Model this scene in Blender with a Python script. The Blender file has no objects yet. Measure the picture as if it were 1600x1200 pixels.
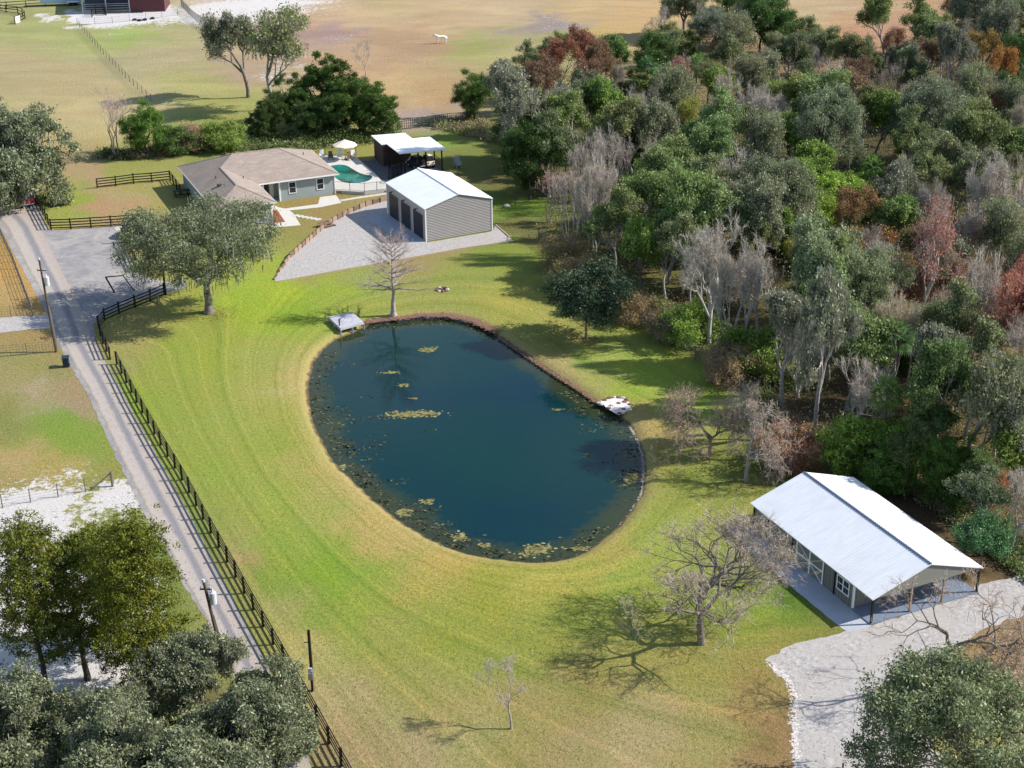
import bpy, bmesh, math, random
import numpy as np
from mathutils import Vector, Matrix
from math import sin, cos, pi, radians, atan2, hypot

C = bpy.context.scene.collection
SC = bpy.context.scene
random.seed(5)
RNG = np.random.default_rng(7)

# ------------------------------------------------------------------ camera
FPX, PIT, ROLL, CAMH = 2400.0, 0.42887419, -0.00911724, 62.0
X0 = Vector((1, 0, 0)); F0 = Vector((0, cos(PIT), -sin(PIT))); D0 = Vector((0, -sin(PIT), -cos(PIT)))
RIGHT = X0 * cos(ROLL) - D0 * sin(ROLL); DOWN = X0 * sin(ROLL) + D0 * cos(ROLL)
cam = bpy.data.objects.new('camera', bpy.data.cameras.new('camera')); C.objects.link(cam)
cam.data.sensor_width = 36; cam.data.lens = FPX / 1600 * 36; cam.data.clip_start = 1; cam.data.clip_end = 6000
m = Matrix((RIGHT, -DOWN, -F0)).transposed().to_4x4(); m.translation = (0, 0, CAMH); cam.matrix_world = m
SC.camera = cam
SC.render.resolution_x = 1024; SC.render.resolution_y = 768

def G(u, v, z=0.0):
    "point of the photograph (1600x1200) -> point of the world at height z"
    d = F0 + (RIGHT * (u - 800) + DOWN * (v - 600)) / FPX
    t = (z - CAMH) / d.z
    return Vector((d.x * t, d.y * t, z))
def G2(u, v, z=0.0):
    p = G(u, v, z); return (p.x, p.y)
def PX(p):
    q = Vector(p) - Vector((0, 0, CAMH)); w = q.dot(F0)
    return 800 + FPX * q.dot(RIGHT) / w, 600 + FPX * q.dot(DOWN) / w

# ------------------------------------------------------------------ light
SUN_AZ, SUN_EL = radians(4.0), radians(38.0)      # azimuth counter-clockwise from +X
w = bpy.data.worlds.new('World'); SC.world = w; w.use_nodes = True
nt = w.node_tree; bg = nt.nodes['Background']
sky = nt.nodes.new('ShaderNodeTexSky'); sky.sky_type = 'NISHITA'; sky.sun_disc = False
sky.sun_elevation = SUN_EL; sky.sun_rotation = pi / 2 - SUN_AZ; sky.air_density = 1.0; sky.dust_density = 0.6; sky.ozone_density = 1.5
tc = nt.nodes.new('ShaderNodeTexCoord'); mpw = nt.nodes.new('ShaderNodeMapping'); mpw.inputs['Scale'].default_value = (1, 1, 2.2); nt.links.new(tc.outputs['Generated'], mpw.inputs[0])
cn = nt.nodes.new('ShaderNodeTexNoise'); cn.inputs['Scale'].default_value = 3.4; cn.inputs['Detail'].default_value = 7; cn.inputs['Roughness'].default_value = .6; nt.links.new(mpw.outputs[0], cn.inputs['Vector'])
cr_ = nt.nodes.new('ShaderNodeValToRGB'); cr_.color_ramp.elements[0].position = .50; cr_.color_ramp.elements[0].color = (0, 0, 0, 1); cr_.color_ramp.elements[1].position = .72; cr_.color_ramp.elements[1].color = (.4, .4, .4, 1); nt.links.new(cn.outputs['Fac'], cr_.inputs[0])
cm = nt.nodes.new('ShaderNodeMix'); cm.data_type = 'RGBA'; cm.inputs[7].default_value = (5.5, 5.6, 5.8, 1); nt.links.new(cr_.outputs[0], cm.inputs[0]); nt.links.new(sky.outputs[0], cm.inputs[6])
nt.links.new(cm.outputs[2], bg.inputs[0]); bg.inputs[1].default_value = 0.125
sl = bpy.data.lights.new('sun', 'SUN'); sl.energy = 4.7; sl.angle = radians(0.5); sl.color = (1.0, 0.945, 0.87)
so = bpy.data.objects.new('sun', sl); C.objects.link(so)
so.rotation_euler = Vector((cos(SUN_EL) * cos(SUN_AZ), cos(SUN_EL) * sin(SUN_AZ), sin(SUN_EL))).to_track_quat('Z', 'Y').to_euler()
SC.view_settings.view_transform = 'Standard'; SC.view_settings.look = 'None'
SC.view_settings.exposure = 0.62; SC.view_settings.gamma = 1
SC.cycles.max_bounces = 5; SC.cycles.diffuse_bounces = 3; SC.cycles.transparent_max_bounces = 8

# ------------------------------------------------------------------ materials
def lin(c): return tuple(((x / 255) / 12.92 if x / 255 <= 0.04045 else ((x / 255 + 0.055) / 1.055) ** 2.4) for x in c)
ALB = 0.70
def alb(*c): return tuple(x * ALB for x in lin(c))
class NT:
    def __init__(s, name):
        s.m = bpy.data.materials.new(name); s.m.use_nodes = True; s.t = s.m.node_tree
        s.b = s.t.nodes['Principled BSDF']; s.out = s.t.nodes['Material Output']
        s.b.inputs['Roughness'].default_value = 0.8; s.b.inputs['Specular IOR Level'].default_value = 0.25
    def n(s, typ, **k):
        o = s.t.nodes.new('ShaderNode' + typ)
        for a, v in k.items():
            if hasattr(o, a): setattr(o, a, v)
        return o
    def l(s, a, b): s.t.links.new(a, b)
    def noise(s, scale, detail=4, rough=0.6, vec=None, dist=0):
        o = s.n('TexNoise'); o.inputs['Scale'].default_value = scale; o.inputs['Detail'].default_value = detail
        o.inputs['Roughness'].default_value = rough; o.inputs['Distortion'].default_value = dist
        s.l(vec if vec else s.pos(), o.inputs['Vector']); return o.outputs['Fac']
    def pos(s):
        if not hasattr(s, '_p'): s._p = s.n('TexCoord').outputs['Object']
        return s._p
    def ramp(s, fac, stops):
        o = s.n('ValToRGB'); e = o.color_ramp.elements
        while len(e) < len(stops): e.new(0.5)
        for i, (p, c) in enumerate(stops): e[i].position = p; e[i].color = tuple(c)[:3] + (1,) if not isinstance(c, (int, float)) else (c, c, c, 1)
        s.l(fac, o.inputs[0]); return o.outputs[0]
    def mix(s, fac, a, b, mode='MIX'):
        o = s.n('Mix'); o.data_type = 'RGBA'; o.blend_type = mode
        for i, x in ((0, fac), (6, a), (7, b)):
            if isinstance(x, (int, float)): o.inputs[i].default_value = x if i == 0 else (x, x, x, 1)
            elif isinstance(x, tuple): o.inputs[i].default_value = x[:3] + (1,)
            else: s.l(x, o.inputs[i])
        return o.outputs[2]
    def math(s, op, a, b=0.5, c=None):
        o = s.n('Math'); o.operation = op
        for i, x in enumerate((a, b) if c is None else (a, b, c)):
            if isinstance(x, (int, float)): o.inputs[i].default_value = x
            else: s.l(x, o.inputs[i])
        return o.outputs[0]
    def attr(s, name):
        o = s.n('Attribute'); o.attribute_name = name; return o
    def bump(s, h, dist=0.05, strength=1.0):
        o = s.n('Bump'); o.inputs['Distance'].default_value = dist; o.inputs['Strength'].default_value = strength
        s.l(h, o.inputs['Height']); s.l(o.outputs[0], s.b.inputs['Normal'])
    def col(s, x):
        if isinstance(x, tuple): s.b.inputs['Base Color'].default_value = x[:3] + (1,)
        else: s.l(x, s.b.inputs['Base Color'])
def simple(name, c, rough=0.7, metal=0.0, var=0.15, scale=3.0, bump=0.0):
    t = NT(name); f = t.noise(scale, 5, 0.65)
    k = t.ramp(f, [(0.25, tuple(x * (1 - var) for x in c)), (0.75, tuple(min(1, x * (1 + var)) for x in c))])
    t.col(k); t.b.inputs['Roughness'].default_value = rough; t.b.inputs['Metallic'].default_value = metal
    if bump: t.bump(t.noise(scale * 6, 4, 0.7), bump)
    return t.m
LB = 1.55
def leafmat(name, ca, cb, trans=0.3, rough=0.6, cc=None):
    "leaf colours vary by leaf and by spray; the object colour tints a copy"
    t = NT(name); a = t.attr('leafv').outputs['Fac']
    ca, cb = (tuple(x * LB for x in c) for c in (ca, cb)); cc = cc and tuple(x * (1 + (LB - 1) * .6) for x in cc)
    st = [(0.0, ca), (1.0, cb)] if cc is None else [(0.0, ca), (0.62, cb), (1.0, cc)]
    k = t.ramp(a, st)
    oi = t.n('ObjectInfo'); k = t.mix(1.0, k, oi.outputs['Color'], 'MULTIPLY')
    d = t.n('BsdfDiffuse'); tr = t.n('BsdfTranslucent'); t.l(k, d.inputs[0]); t.l(k, tr.inputs[0])
    mx = t.n('MixShader'); mx.inputs[0].default_value = trans; t.l(d.outputs[0], mx.inputs[1]); t.l(tr.outputs[0], mx.inputs[2])
    g = t.n('BsdfGlossy'); g.inputs['Roughness'].default_value = rough; g.inputs[0].default_value = (1, 1, 1, 1)
    m2 = t.n('MixShader'); m2.inputs[0].default_value = 0.012; t.l(mx.outputs[0], m2.inputs[1]); t.l(g.outputs[0], m2.inputs[2])
    t.l(m2.outputs[0], t.out.inputs[0]); t.t.nodes.remove(t.b); return t.m
def barkmat(name, ca, cb, scale=2.5):
    t = NT(name); f = t.noise(scale, 5, 0.7)
    k = t.ramp(f, [(0.3, ca), (0.7, cb)]); oi = t.n('ObjectInfo'); k = t.mix(1.0, k, oi.outputs['Color'], 'MULTIPLY'); t.col(k)
    t.b.inputs['Roughness'].default_value = 0.9; return t.m

# ------------------------------------------------------------------ object helpers
def tag(o, label=None, cat=None, group=None, kind=None):
    if label: o['label'] = label
    if cat: o['category'] = cat
    if group: o['group'] = group
    if kind: o['kind'] = kind
    return o
def empty(name, loc=(0, 0, 0), rz=0.0):
    o = bpy.data.objects.new(name, None); o.location = loc; o.rotation_euler = (0, 0, rz); o.empty_display_size = .5; C.objects.link(o); return o
def link(name, me, mat=None, parent=None):
    o = bpy.data.objects.new(name, me); C.objects.link(o)
    if mat: me.materials.append(mat)
    if parent: o.parent = parent
    return o
class MB:
    def __init__(s): s.v = []; s.f = []
    def poly(s, *pts):
        n = len(s.v); s.v += [tuple(p) for p in pts]; s.f.append(tuple(range(n, n + len(pts)))); return s
    def box(s, x0, x1, y0, y1, z0, z1):
        n = len(s.v)
        s.v += [(x0, y0, z0), (x1, y0, z0), (x1, y1, z0), (x0, y1, z0), (x0, y0, z1), (x1, y0, z1), (x1, y1, z1), (x0, y1, z1)]
        s.f += [tuple(n + i for i in q) for q in ((0, 3, 2, 1), (4, 5, 6, 7), (0, 1, 5, 4), (1, 2, 6, 5), (2, 3, 7, 6), (3, 0, 4, 7))]; return s
    def bar(s, p, q, w, h=None, up=(0, 0, 1)):
        "square bar between two points"
        h = h or w; p = Vector(p); q = Vector(q); d = (q - p).normalized(); u = Vector(up)
        if abs(d.dot(u)) > .99: u = Vector((1, 0, 0))
        a = d.cross(u).normalized() * w / 2; b = a.cross(d).normalized() * h / 2; n = len(s.v)
        for e in (p, q): s.v += [tuple(e + a * i + b * j) for i, j in ((-1, -1), (1, -1), (1, 1), (-1, 1))]
        s.f += [tuple(n + i for i in t) for t in ((0, 1, 2, 3), (7, 6, 5, 4), (0, 4, 5, 1), (1, 5, 6, 2), (2, 6, 7, 3), (3, 7, 4, 0))]; return s
    def cyl(s, p, q, r0, r1=None, n=10, cap=True):
        r1 = r0 if r1 is None else r1; p = Vector(p); q = Vector(q); d = (q - p).normalized(); u = Vector((0, 0, 1)) if abs(d.z) < .95 else Vector((1, 0, 0))
        a = d.cross(u).normalized(); b = d.cross(a); k = len(s.v)
        for e, r in ((p, r0), (q, r1)): s.v += [tuple(e + (a * cos(2 * pi * i / n) + b * sin(2 * pi * i / n)) * r) for i in range(n)]
        s.f += [(k + i, k + (i + 1) % n, k + n + (i + 1) % n, k + n + i) for i in range(n)]
        if cap: s.f += [tuple(k + i for i in range(n))[::-1], tuple(k + n + i for i in range(n))]
        return s
    def extr(s, outline, x0, x1, axis=0):
        "outline of (a, b) pairs extruded along an axis: 0 -> x, with outline in (y, z)"
        n = len(s.v); k = len(outline)
        for x in (x0, x1):
            for a, b in outline: s.v.append({0: (x, a, b), 1: (a, x, b), 2: (a, b, x)}[axis])
        s.f += [(n + i, n + (i + 1) % k, n + k + (i + 1) % k, n + k + i) for i in range(k)]
        s.f += [tuple(n + i for i in range(k))[::-1], tuple(n + k + i for i in range(k))]; return s
    def build(s, name, mat, parent=None, bevel=0, smooth=False):
        me = bpy.data.meshes.new(name); me.from_pydata(s.v, [], s.f)
        b = bmesh.new(); b.from_mesh(me); bmesh.ops.recalc_face_normals(b, faces=b.faces)
        if bevel: bmesh.ops.bevel(b, geom=list(b.edges), offset=bevel, segments=2, affect='EDGES', profile=.6, clamp_overlap=True)
        b.to_mesh(me); b.free()
        if smooth:
            for p in me.polygons: p.use_smooth = True
        return link(name, me, mat, parent)
def mesh_np(name, V, F, mat=None, attrs=None, smooth=False, parent=None, obj=True):
    V = np.asarray(V, np.float32); F = np.asarray(F, np.int32); me = bpy.data.meshes.new(name); k = F.shape[1]
    me.vertices.add(len(V)); me.vertices.foreach_set('co', V.ravel())
    me.loops.add(F.size); me.loops.foreach_set('vertex_index', F.ravel())
    me.polygons.add(len(F)); me.polygons.foreach_set('loop_start', np.arange(0, F.size, k, dtype=np.int32))
    me.update(calc_edges=True)
    for n, (dom, arr) in (attrs or {}).items():
        arr = np.asarray(arr, np.float32)
        if arr.ndim == 2:
            a = me.attributes.new(n, 'FLOAT_COLOR', dom); a.data.foreach_set('color', np.concatenate([arr, np.ones((len(arr), 1), np.float32)], 1).ravel())
        else:
            a = me.attributes.new(n, 'FLOAT', dom); a.data.foreach_set('value', arr)
    if smooth: me.polygons.foreach_set('use_smooth', np.ones(len(F), bool))
    if mat: me.materials.append(mat)
    me.validate()
    if not obj: return me
    o = bpy.data.objects.new(name, me); C.objects.link(o)
    if parent: o.parent = parent
    return o

# ------------------------------------------------------------------ pond outline and distance fields
WZ = -0.38
POND_PX = [(545,524),(570,511),(600,503),(630,499),(660,496),(690,496),(715,498),(740,506),(770,520),(800,542),(830,562),(860,582),(890,602),(915,618),(935,632),(950,640),(965,648),(980,662),(992,680),(1000,700),(1005,722),(1007,742),(1003,765),(994,785),(980,805),(960,828),(940,845),(910,865),(885,875),(850,880),(810,878),(770,873),(730,866),(700,856),(670,842),(640,825),(610,803),(580,778),(550,750),(530,732),(515,712),(503,690),(492,665),(485,640),(482,615),(484,590),(490,568),(500,552),(515,538),(530,528)]
PW = np.array([G2(u, v, WZ) for u, v in POND_PX])
def resample(P, n):
    P = np.vstack([P, P[:1]]); d = np.r_[0, np.cumsum(np.hypot(*np.diff(P, axis=0).T))]; t = np.linspace(0, d[-1], n, endpoint=False)
    return np.stack([np.interp(t, d, P[:, 0]), np.interp(t, d, P[:, 1])], 1)
PO = resample(PW, 260)
for _ in range(3): PO = (np.roll(PO, 1, 0) + 2 * PO + np.roll(PO, -1, 0)) / 4
PO = PO + RNG.normal(0, 0.06, PO.shape)
def inside(P, poly):
    x, y = P[:, 0], P[:, 1]; r = np.zeros(len(P), bool); j = len(poly) - 1
    for i in range(len(poly)):
        xi, yi = poly[i]; xj, yj = poly[j]
        if yi != yj:
            c = ((yi > y) != (yj > y)) & (x < (xj - xi) * (y - yi) / (yj - yi) + xi); r ^= c
        j = i
    return r
def segdist(P, line, closed=False):
    best = np.full(len(P), 1e9); L = list(line) + ([line[0]] if closed else [])
    for a, b in zip(L[:-1], L[1:]):
        a = np.array(a); b = np.array(b); d = b - a; t = np.clip(((P - a) @ d) / (d @ d + 1e-9), 0, 1)
        best = np.minimum(best, np.hypot(*(P - a - t[:, None] * d).T))
    return best
def pdist(P):
    d = np.full(len(P), 60.0); box = (P[:, 0] > -60) & (P[:, 0] < 60) & (P[:, 1] > 60) & (P[:, 1] < 200)
    Q = P[box]; e = np.full(len(Q), 1e9)
    for a in range(0, 260):
        p, q = PO[a], PO[(a + 1) % 260]; dd = q - p; t = np.clip(((Q - p) @ dd) / (dd @ dd + 1e-9), 0, 1)
        e = np.minimum(e, np.hypot(*(Q - p - t[:, None] * dd).T))
    e[inside(Q, PO)] *= -1; d[box] = np.minimum(e, 60); return d
def vnoise(P, s, seed=0):
    "smooth value noise in 0..1"
    r = np.random.default_rng(seed); T = r.random((64, 64)); q = P / s + 1000; i = np.floor(q).astype(int); f = q - i; f = f * f * (3 - 2 * f)
    a = T[i[:, 0] % 64, i[:, 1] % 64]; b = T[(i[:, 0] + 1) % 64, i[:, 1] % 64]; c = T[i[:, 0] % 64, (i[:, 1] + 1) % 64]; d = T[(i[:, 0] + 1) % 64, (i[:, 1] + 1) % 64]
    return (a * (1 - f[:, 0]) + b * f[:, 0]) * (1 - f[:, 1]) + (c * (1 - f[:, 0]) + d * f[:, 0]) * f[:, 1]

# ------------------------------------------------------------------ ground
GC = [(200,520,168,165,95),(250,590,150,168,70),(240,620,140,170,60),(300,560,150,172,62),(400,470,150,186,55),(450,455,158,192,52),(520,450,150,180,58),(480,480,135,178,52),(560,440,152,168,82),(700,430,152,165,78),(740,420,148,165,72),(780,400,132,160,62),(660,398,165,150,98),(500,432,162,160,92),
(800,470,170,172,82),(850,500,165,168,86),(940,560,148,176,76),(1000,590,148,184,62),(1070,620,144,180,66),(890,582,185,170,110),(1012,655,182,165,102),(1020,720,162,165,82),(1100,760,138,158,68),(1200,720,120,148,60),(1150,800,150,162,70),(1050,830,150,172,70),(950,872,178,170,88),(900,890,182,174,88),(850,900,185,175,92),(700,870,190,174,94),
(600,822,190,175,102),(540,762,185,175,102),(480,700,174,172,90),(450,640,164,172,82),(430,580,160,172,78),(470,600,190,178,108),(400,700,150,170,68),(350,680,150,170,72),(330,720,142,170,64),(420,800,150,174,68),(450,850,140,170,62),(500,900,130,168,54),(420,900,128,160,56),(480,960,142,162,68),
(395,880,172,160,104),(430,945,176,165,108),(470,1010,190,175,118),(520,1100,185,165,122),(550,1180,176,155,118),(560,950,152,168,68),(600,1000,166,164,88),(650,1050,170,164,98),(700,980,160,164,78),(750,930,165,166,74),(800,1000,156,160,78),(900,960,150,162,68),(980,900,160,172,76),(700,1120,180,164,112),(650,1180,180,160,122),
(800,1100,170,155,102),(900,1080,166,152,94),(900,1150,175,155,112),(1000,1150,185,165,125),(1100,1130,176,160,108),(1100,1050,166,158,92),(1180,1080,170,145,98),(1200,1020,166,150,88),(1200,950,140,162,62),(1240,920,122,150,58),(1150,930,134,155,64),(1220,1150,162,132,94),(1210,1190,170,140,105),
(1560,1150,185,182,104),(1590,1100,175,132,108),(1560,1040,178,142,112),(1500,1010,172,142,108),(1590,980,160,135,110),
(60,430,198,160,92),(30,470,192,164,102),(30,520,165,148,92),(60,530,168,150,96),(50,580,152,154,86),(100,590,152,150,88),(120,620,172,152,118),(60,610,180,165,130),(90,650,112,162,52),(140,700,132,162,62),(110,690,122,162,54),(30,650,138,146,78),(40,720,185,165,108),(90,730,176,164,92),(160,735,152,155,82),(30,760,162,155,92),(210,825,150,162,92),(240,850,108,138,58),(220,900,110,136,60),(150,1150,96,84,56),(60,1150,100,80,60),(300,1150,110,98,70),(400,1190,120,110,80),
(190,305,180,165,112),(160,320,185,152,112),(120,318,150,172,72),(240,300,166,165,92),(200,265,156,165,86),(130,270,180,160,116),(490,332,162,146,88),(440,350,150,150,80),(570,290,166,155,96),(330,240,140,155,76),(550,232,158,160,84),(750,240,130,140,70),(700,215,135,162,72),(800,330,118,150,58),(820,360,120,118,70),(780,280,120,118,68),
(50,100,186,174,122),(100,60,176,180,112),(60,40,170,174,106),(130,130,190,175,122),(200,100,180,174,122),(190,60,165,182,98),(250,90,186,175,126),(300,130,180,178,108),(350,170,170,174,92),(330,200,150,164,82),(200,160,194,184,126),(150,180,200,185,126),(450,30,200,166,118),(550,20,205,180,132),(500,52,176,152,132),(600,80,185,160,118),(650,60,190,160,118),(700,30,205,180,132),(750,70,168,174,98),(780,20,205,185,136),(620,130,205,180,122),(680,150,195,166,112),(660,182,185,165,140),(560,100,195,165,120),
(800,75,188,178,120),(850,40,160,150,132),(900,20,205,180,122),(950,50,200,175,108),(1000,30,205,175,118),(880,62,164,172,94),(870,40,165,152,138),(1250,30,200,180,130),(1300,60,195,156,108),(1340,60,190,150,112),(600,5,195,180,124),(420,8,205,190,165),(700,-40,200,180,130),(100,-40,180,178,118),(1200,-40,200,180,130),(400,110,190,170,130),
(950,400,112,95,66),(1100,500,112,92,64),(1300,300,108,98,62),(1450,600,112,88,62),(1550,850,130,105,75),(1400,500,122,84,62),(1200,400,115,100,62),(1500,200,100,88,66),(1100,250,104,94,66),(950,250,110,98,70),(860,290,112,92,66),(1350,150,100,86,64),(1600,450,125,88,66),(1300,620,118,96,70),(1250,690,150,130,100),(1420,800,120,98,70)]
# patches of bare sand: (u, v, radius m, strength)
SAND = [(60,790,5,1.0),(20,830,6,1.1),(190,778,2.8,1.0),(150,800,3,.7),(205,790,2.2,.9),(30,930,7,1.1),(80,1000,7,1.2),(130,1020,5,1.1),(110,940,5,1),(10,990,7,1.1),(170,930,5,.9),(200,960,3,.8),(120,1060,4,.8),(240,870,2,.4),
 (360,12,12,.85),(420,2,16,.9),(320,20,7,.9),(480,-5,14,.7),(440,118,6,.62),(455,100,5,.6),(540,58,6,.5),(500,50,6,.42),(105,20,4,1.0),(125,24,4,1.),(190,28,7,1.0),(230,22,6,1.0),(150,30,5,1),(280,26,5,.8),(128,91,.6,.8),(875,20,10,.3),(865,35,8,.5),(660,182,8,.45),(905,38,9,.45),(1330,10,6,.5),(60,606,2.5,.35),(125,640,1.5,.35),(1250,700,3,.5),(1590,900,3,.3)]
ROADFENCE_PX = [(180,550),(196,580),(212,611),(232,645),(252,680),(274,715),(297,755),(319,796),(344,840),(370,886),(397.5,935.5),(428,988),(462,1047),(497,1109),(534,1176),(575,1250),(640,1370)]
RF = [G2(u, v, 1.35) for u, v in ROADFENCE_PX]
def build_ground():
    s = np.r_[-9, -5, -3, -1.6, -.9, np.linspace(-.56, .56, 440), .9, 1.6, 3, 5, 9]
    y = [-35, -10, 10, 25, 40, 50, 58]; 
    while y[-1] < 345: y.append(y[-1] + max(.28, .0026 * y[-1]))
    y += [352, 362, 378, 400, 440, 500, 600, 800, 1200, 2000, 3500]
    y = np.array(y); S, Y = np.meshgrid(s, y); X = S * (Y + 36) * .93
    P = np.stack([X.ravel(), Y.ravel()], 1)
    pd = pdist(P)
    jit = np.stack([vnoise(P, 3.5, 1) - .5, vnoise(P, 3.5, 2) - .5], 1) * 3.6 + np.stack([vnoise(P, 1.1, 3) - .5, vnoise(P, 1.1, 4) - .5], 1) * 1.5
    jit *= np.clip(P[:, 1:2] / 130, .6, 3)
    Q = P + jit
    q = np.stack([Q[:, 0] / (Q[:, 1] + 1), np.log(np.maximum(Q[:, 1], 5)) * .55], 1) * 100     # distance shrinks with range, like the patches themselves
    num = np.zeros((len(P), 3)); den = np.zeros(len(P))
    for u, v, r, g, b in GC:
        if v < 190: r, g, b = r * .985, g * 1.0, b * 1.03
        if g - r > 10 and v > 380: r, b = r + (g - r) * .28, b + 7
        if v > 880: r, g, b = r * .955, g * 1.005, b * .90
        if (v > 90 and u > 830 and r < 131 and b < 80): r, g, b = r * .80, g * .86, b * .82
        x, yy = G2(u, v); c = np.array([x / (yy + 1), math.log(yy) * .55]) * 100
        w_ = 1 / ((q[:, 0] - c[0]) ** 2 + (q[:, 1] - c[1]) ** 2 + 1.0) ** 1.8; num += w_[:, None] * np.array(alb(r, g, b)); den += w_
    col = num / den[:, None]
    sand = np.zeros(len(P))
    for u, v, r, st in SAND:
        x, yy = G2(u, v); k = 2.2 if yy > 200 else 1.3
        sand = np.maximum(sand, st * np.exp(-(((Q[:, 0] - x) / r) ** 2 + ((Q[:, 1] - yy) / (r * k)) ** 2) * .8))
    df = segdist(P, RF) ; df[:] = np.minimum(df, 90)
    mow = df / (df + np.maximum(pd, 0) + .5) * 34
    lawn = np.clip((pd + .2) / .6, 0, 1) * (P[:, 0] < 60) * (P[:, 1] < 178) * (inside(P, [RF[0], *RF[1:], G2(1230,1300), G2(1200,1030), G2(1290,990), G2(1150,830), G2(1240,700), G2(1110,590), G2(980,500), G2(880,400), G2(620,430), G2(300,470)]))
    z = np.where(pd < .9, np.clip(WZ + (pd) * .42, -2.2, 0), 0.0)
    z = z + np.where(pd > 1.5, (vnoise(P, 6, 8) - .5) * .0, 0)
    nx = len(s); ny = len(y); idx = np.arange(nx * ny).reshape(ny, nx)
    F = np.stack([idx[:-1, :-1].ravel(), idx[:-1, 1:].ravel(), idx[1:, 1:].ravel(), idx[1:, :-1].ravel()], 1)
    t = NT('grassland'); base = t.attr('Col').outputs['Color']; sand_a = t.attr('sand').outputs['Fac']; pda = t.attr('pd').outputs['Fac']; mowa = t.attr('mow').outputs['Fac']; la = t.attr('lawn').outputs['Fac']
    n1 = t.noise(.22, 6, .62); n2 = t.noise(1.3, 6, .7); n3 = t.noise(7.5, 4, .75); n4 = t.noise(.6, 6, .65, dist=1.2)
    k = t.mix(t.ramp(n1, [(.38, 0.0), (.62, .5)]), base, t.mix(1.0, base, (1.10, .95, .86), 'MULTIPLY'))
    k = t.mix(t.ramp(n4, [(.50, 0.0), (.68, .6)]), k, t.mix(1.0, k, (.86, 1.0, .80), 'MULTIPLY'))
    k = t.mix(t.ramp(n2, [(.52, 0.0), (.72, .6)]), k, t.mix(1.0, k, (.70, .78, .66), 'MULTIPLY'))
    n5 = t.noise(3.1, 5, .75)
    k = t.mix(1.0, k, t.ramp(n5, [(.30, .72), (.5, 1.0), (.72, 1.30)]), 'MULTIPLY')
    k = t.mix(1.0, k, t.ramp(n3, [(.28, .80), (.5, 1.0), (.74, 1.22)]), 'MULTIPLY')
    # mower passes: thin stripes along the mower's track
    cx = t.n('CombineXYZ'); mj = t.math('MULTIPLY_ADD', n1, .9, mowa); t.l(mj, cx.inputs[0])
    mn = t.noise(.62, 5, .74, vec=cx.outputs[0]); mn2 = t.noise(.5, 3, .6)
    mk = t.ramp(mn, [(.36, (.56, .71, .46)), (.46, (.94, .97, .92)), (.54, (1.03, 1.02, 1.02)), (.66, (1.36, 1.2, 1.2))])
    k = t.mix(t.math('MULTIPLY', la, t.ramp(mn2, [(.3, .5), (.55, 1.0)])), k, t.mix(1.0, k, mk, 'MULTIPLY'))
    # dry blades and bare specks
    sp = t.noise(22, 2, .5); k = t.mix(t.ramp(sp, [(.66, 0.0), (.74, .65)]), k, alb(216, 200, 160))
    v = t.n('TexVoronoi'); v.inputs['Scale'].default_value = 1.1; t.l(t.pos(), v.inputs['Vector']); k = t.mix(t.math('MULTIPLY', t.ramp(v.outputs['Distance'], [(.08, .55), (.2, 0.0)]), t.ramp(n2, [(.45, 0.0), (.6, 1.0)])), k, t.mix(1.0, k, (.50, .62, .45), 'MULTIPLY'))
    k = t.mix(1.0, k, (1.01, .965, 1.10), 'MULTIPLY')
    fy = t.n('SeparateXYZ'); t.l(t.pos(), fy.inputs[0]); far = t.math('MULTIPLY', t.math('SUBTRACT', fy.outputs[1], 200.0), .02); far = t.ramp(far, [(0.0, 0.0), (1.0, 1.0)])
    mp = t.n('Mapping'); mp.inputs['Scale'].default_value = (.05, .11, 1); t.l(t.pos(), mp.inputs[0]); fa = t.noise(1.0, 6, .68, vec=mp.outputs[0], dist=.8)
    k = t.mix(t.math('MULTIPLY', far, t.ramp(fa, [(.42, 0.0), (.62, .75)])), k, t.mix(1.0, k, (.82, .80, .80), 'MULTIPLY')); k = t.mix(t.math('MULTIPLY', far, t.ramp(fa, [(.32, .6), (.46, 0.0)])), k, t.mix(1.0, k, (1.13, 1.12, 1.05), 'MULTIPLY'))
    # sand
    sf = t.math('ADD', sand_a, t.math('MULTIPLY_ADD', n2, 1.5, -.85)); sf = t.math('ADD', sf, t.math('MULTIPLY_ADD', n5, .9, -.45))
    sc = t.mix(n3, alb(214, 206, 198), alb(246, 243, 240)); k = t.mix(t.ramp(sf, [(.48, 0.0), (.62, 1.0)]), k, sc)
    # dry rim and dark wet bank of the pond
    pj = t.math('ADD', pda, t.math('MULTIPLY_ADD', n2, 1.0, -.5))
    rim = t.ramp(t.math('MULTIPLY', pj, .25), [(.12, 1.0), (.42, 0.0)])
    k = t.mix(t.math('MULTIPLY', rim, .55), k, alb(190, 170, 116))
    wet = t.ramp(pj, [(.12, 1.0), (.36, 0.0)]); k = t.mix(wet, k, t.mix(n3, alb(72, 52, 40), alb(150, 128, 98)))
    t.col(k); t.b.inputs['Roughness'].default_value = .95; t.b.inputs['Specular IOR Level'].default_value = .1
    t.bump(t.math('ADD', n3, t.math('MULTIPLY', n5, 1.3)), .11, .9)
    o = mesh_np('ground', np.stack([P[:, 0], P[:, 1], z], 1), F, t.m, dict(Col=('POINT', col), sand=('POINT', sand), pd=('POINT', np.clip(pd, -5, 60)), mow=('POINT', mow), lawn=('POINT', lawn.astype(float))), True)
    tag(o, kind='structure')
build_ground()

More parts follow.
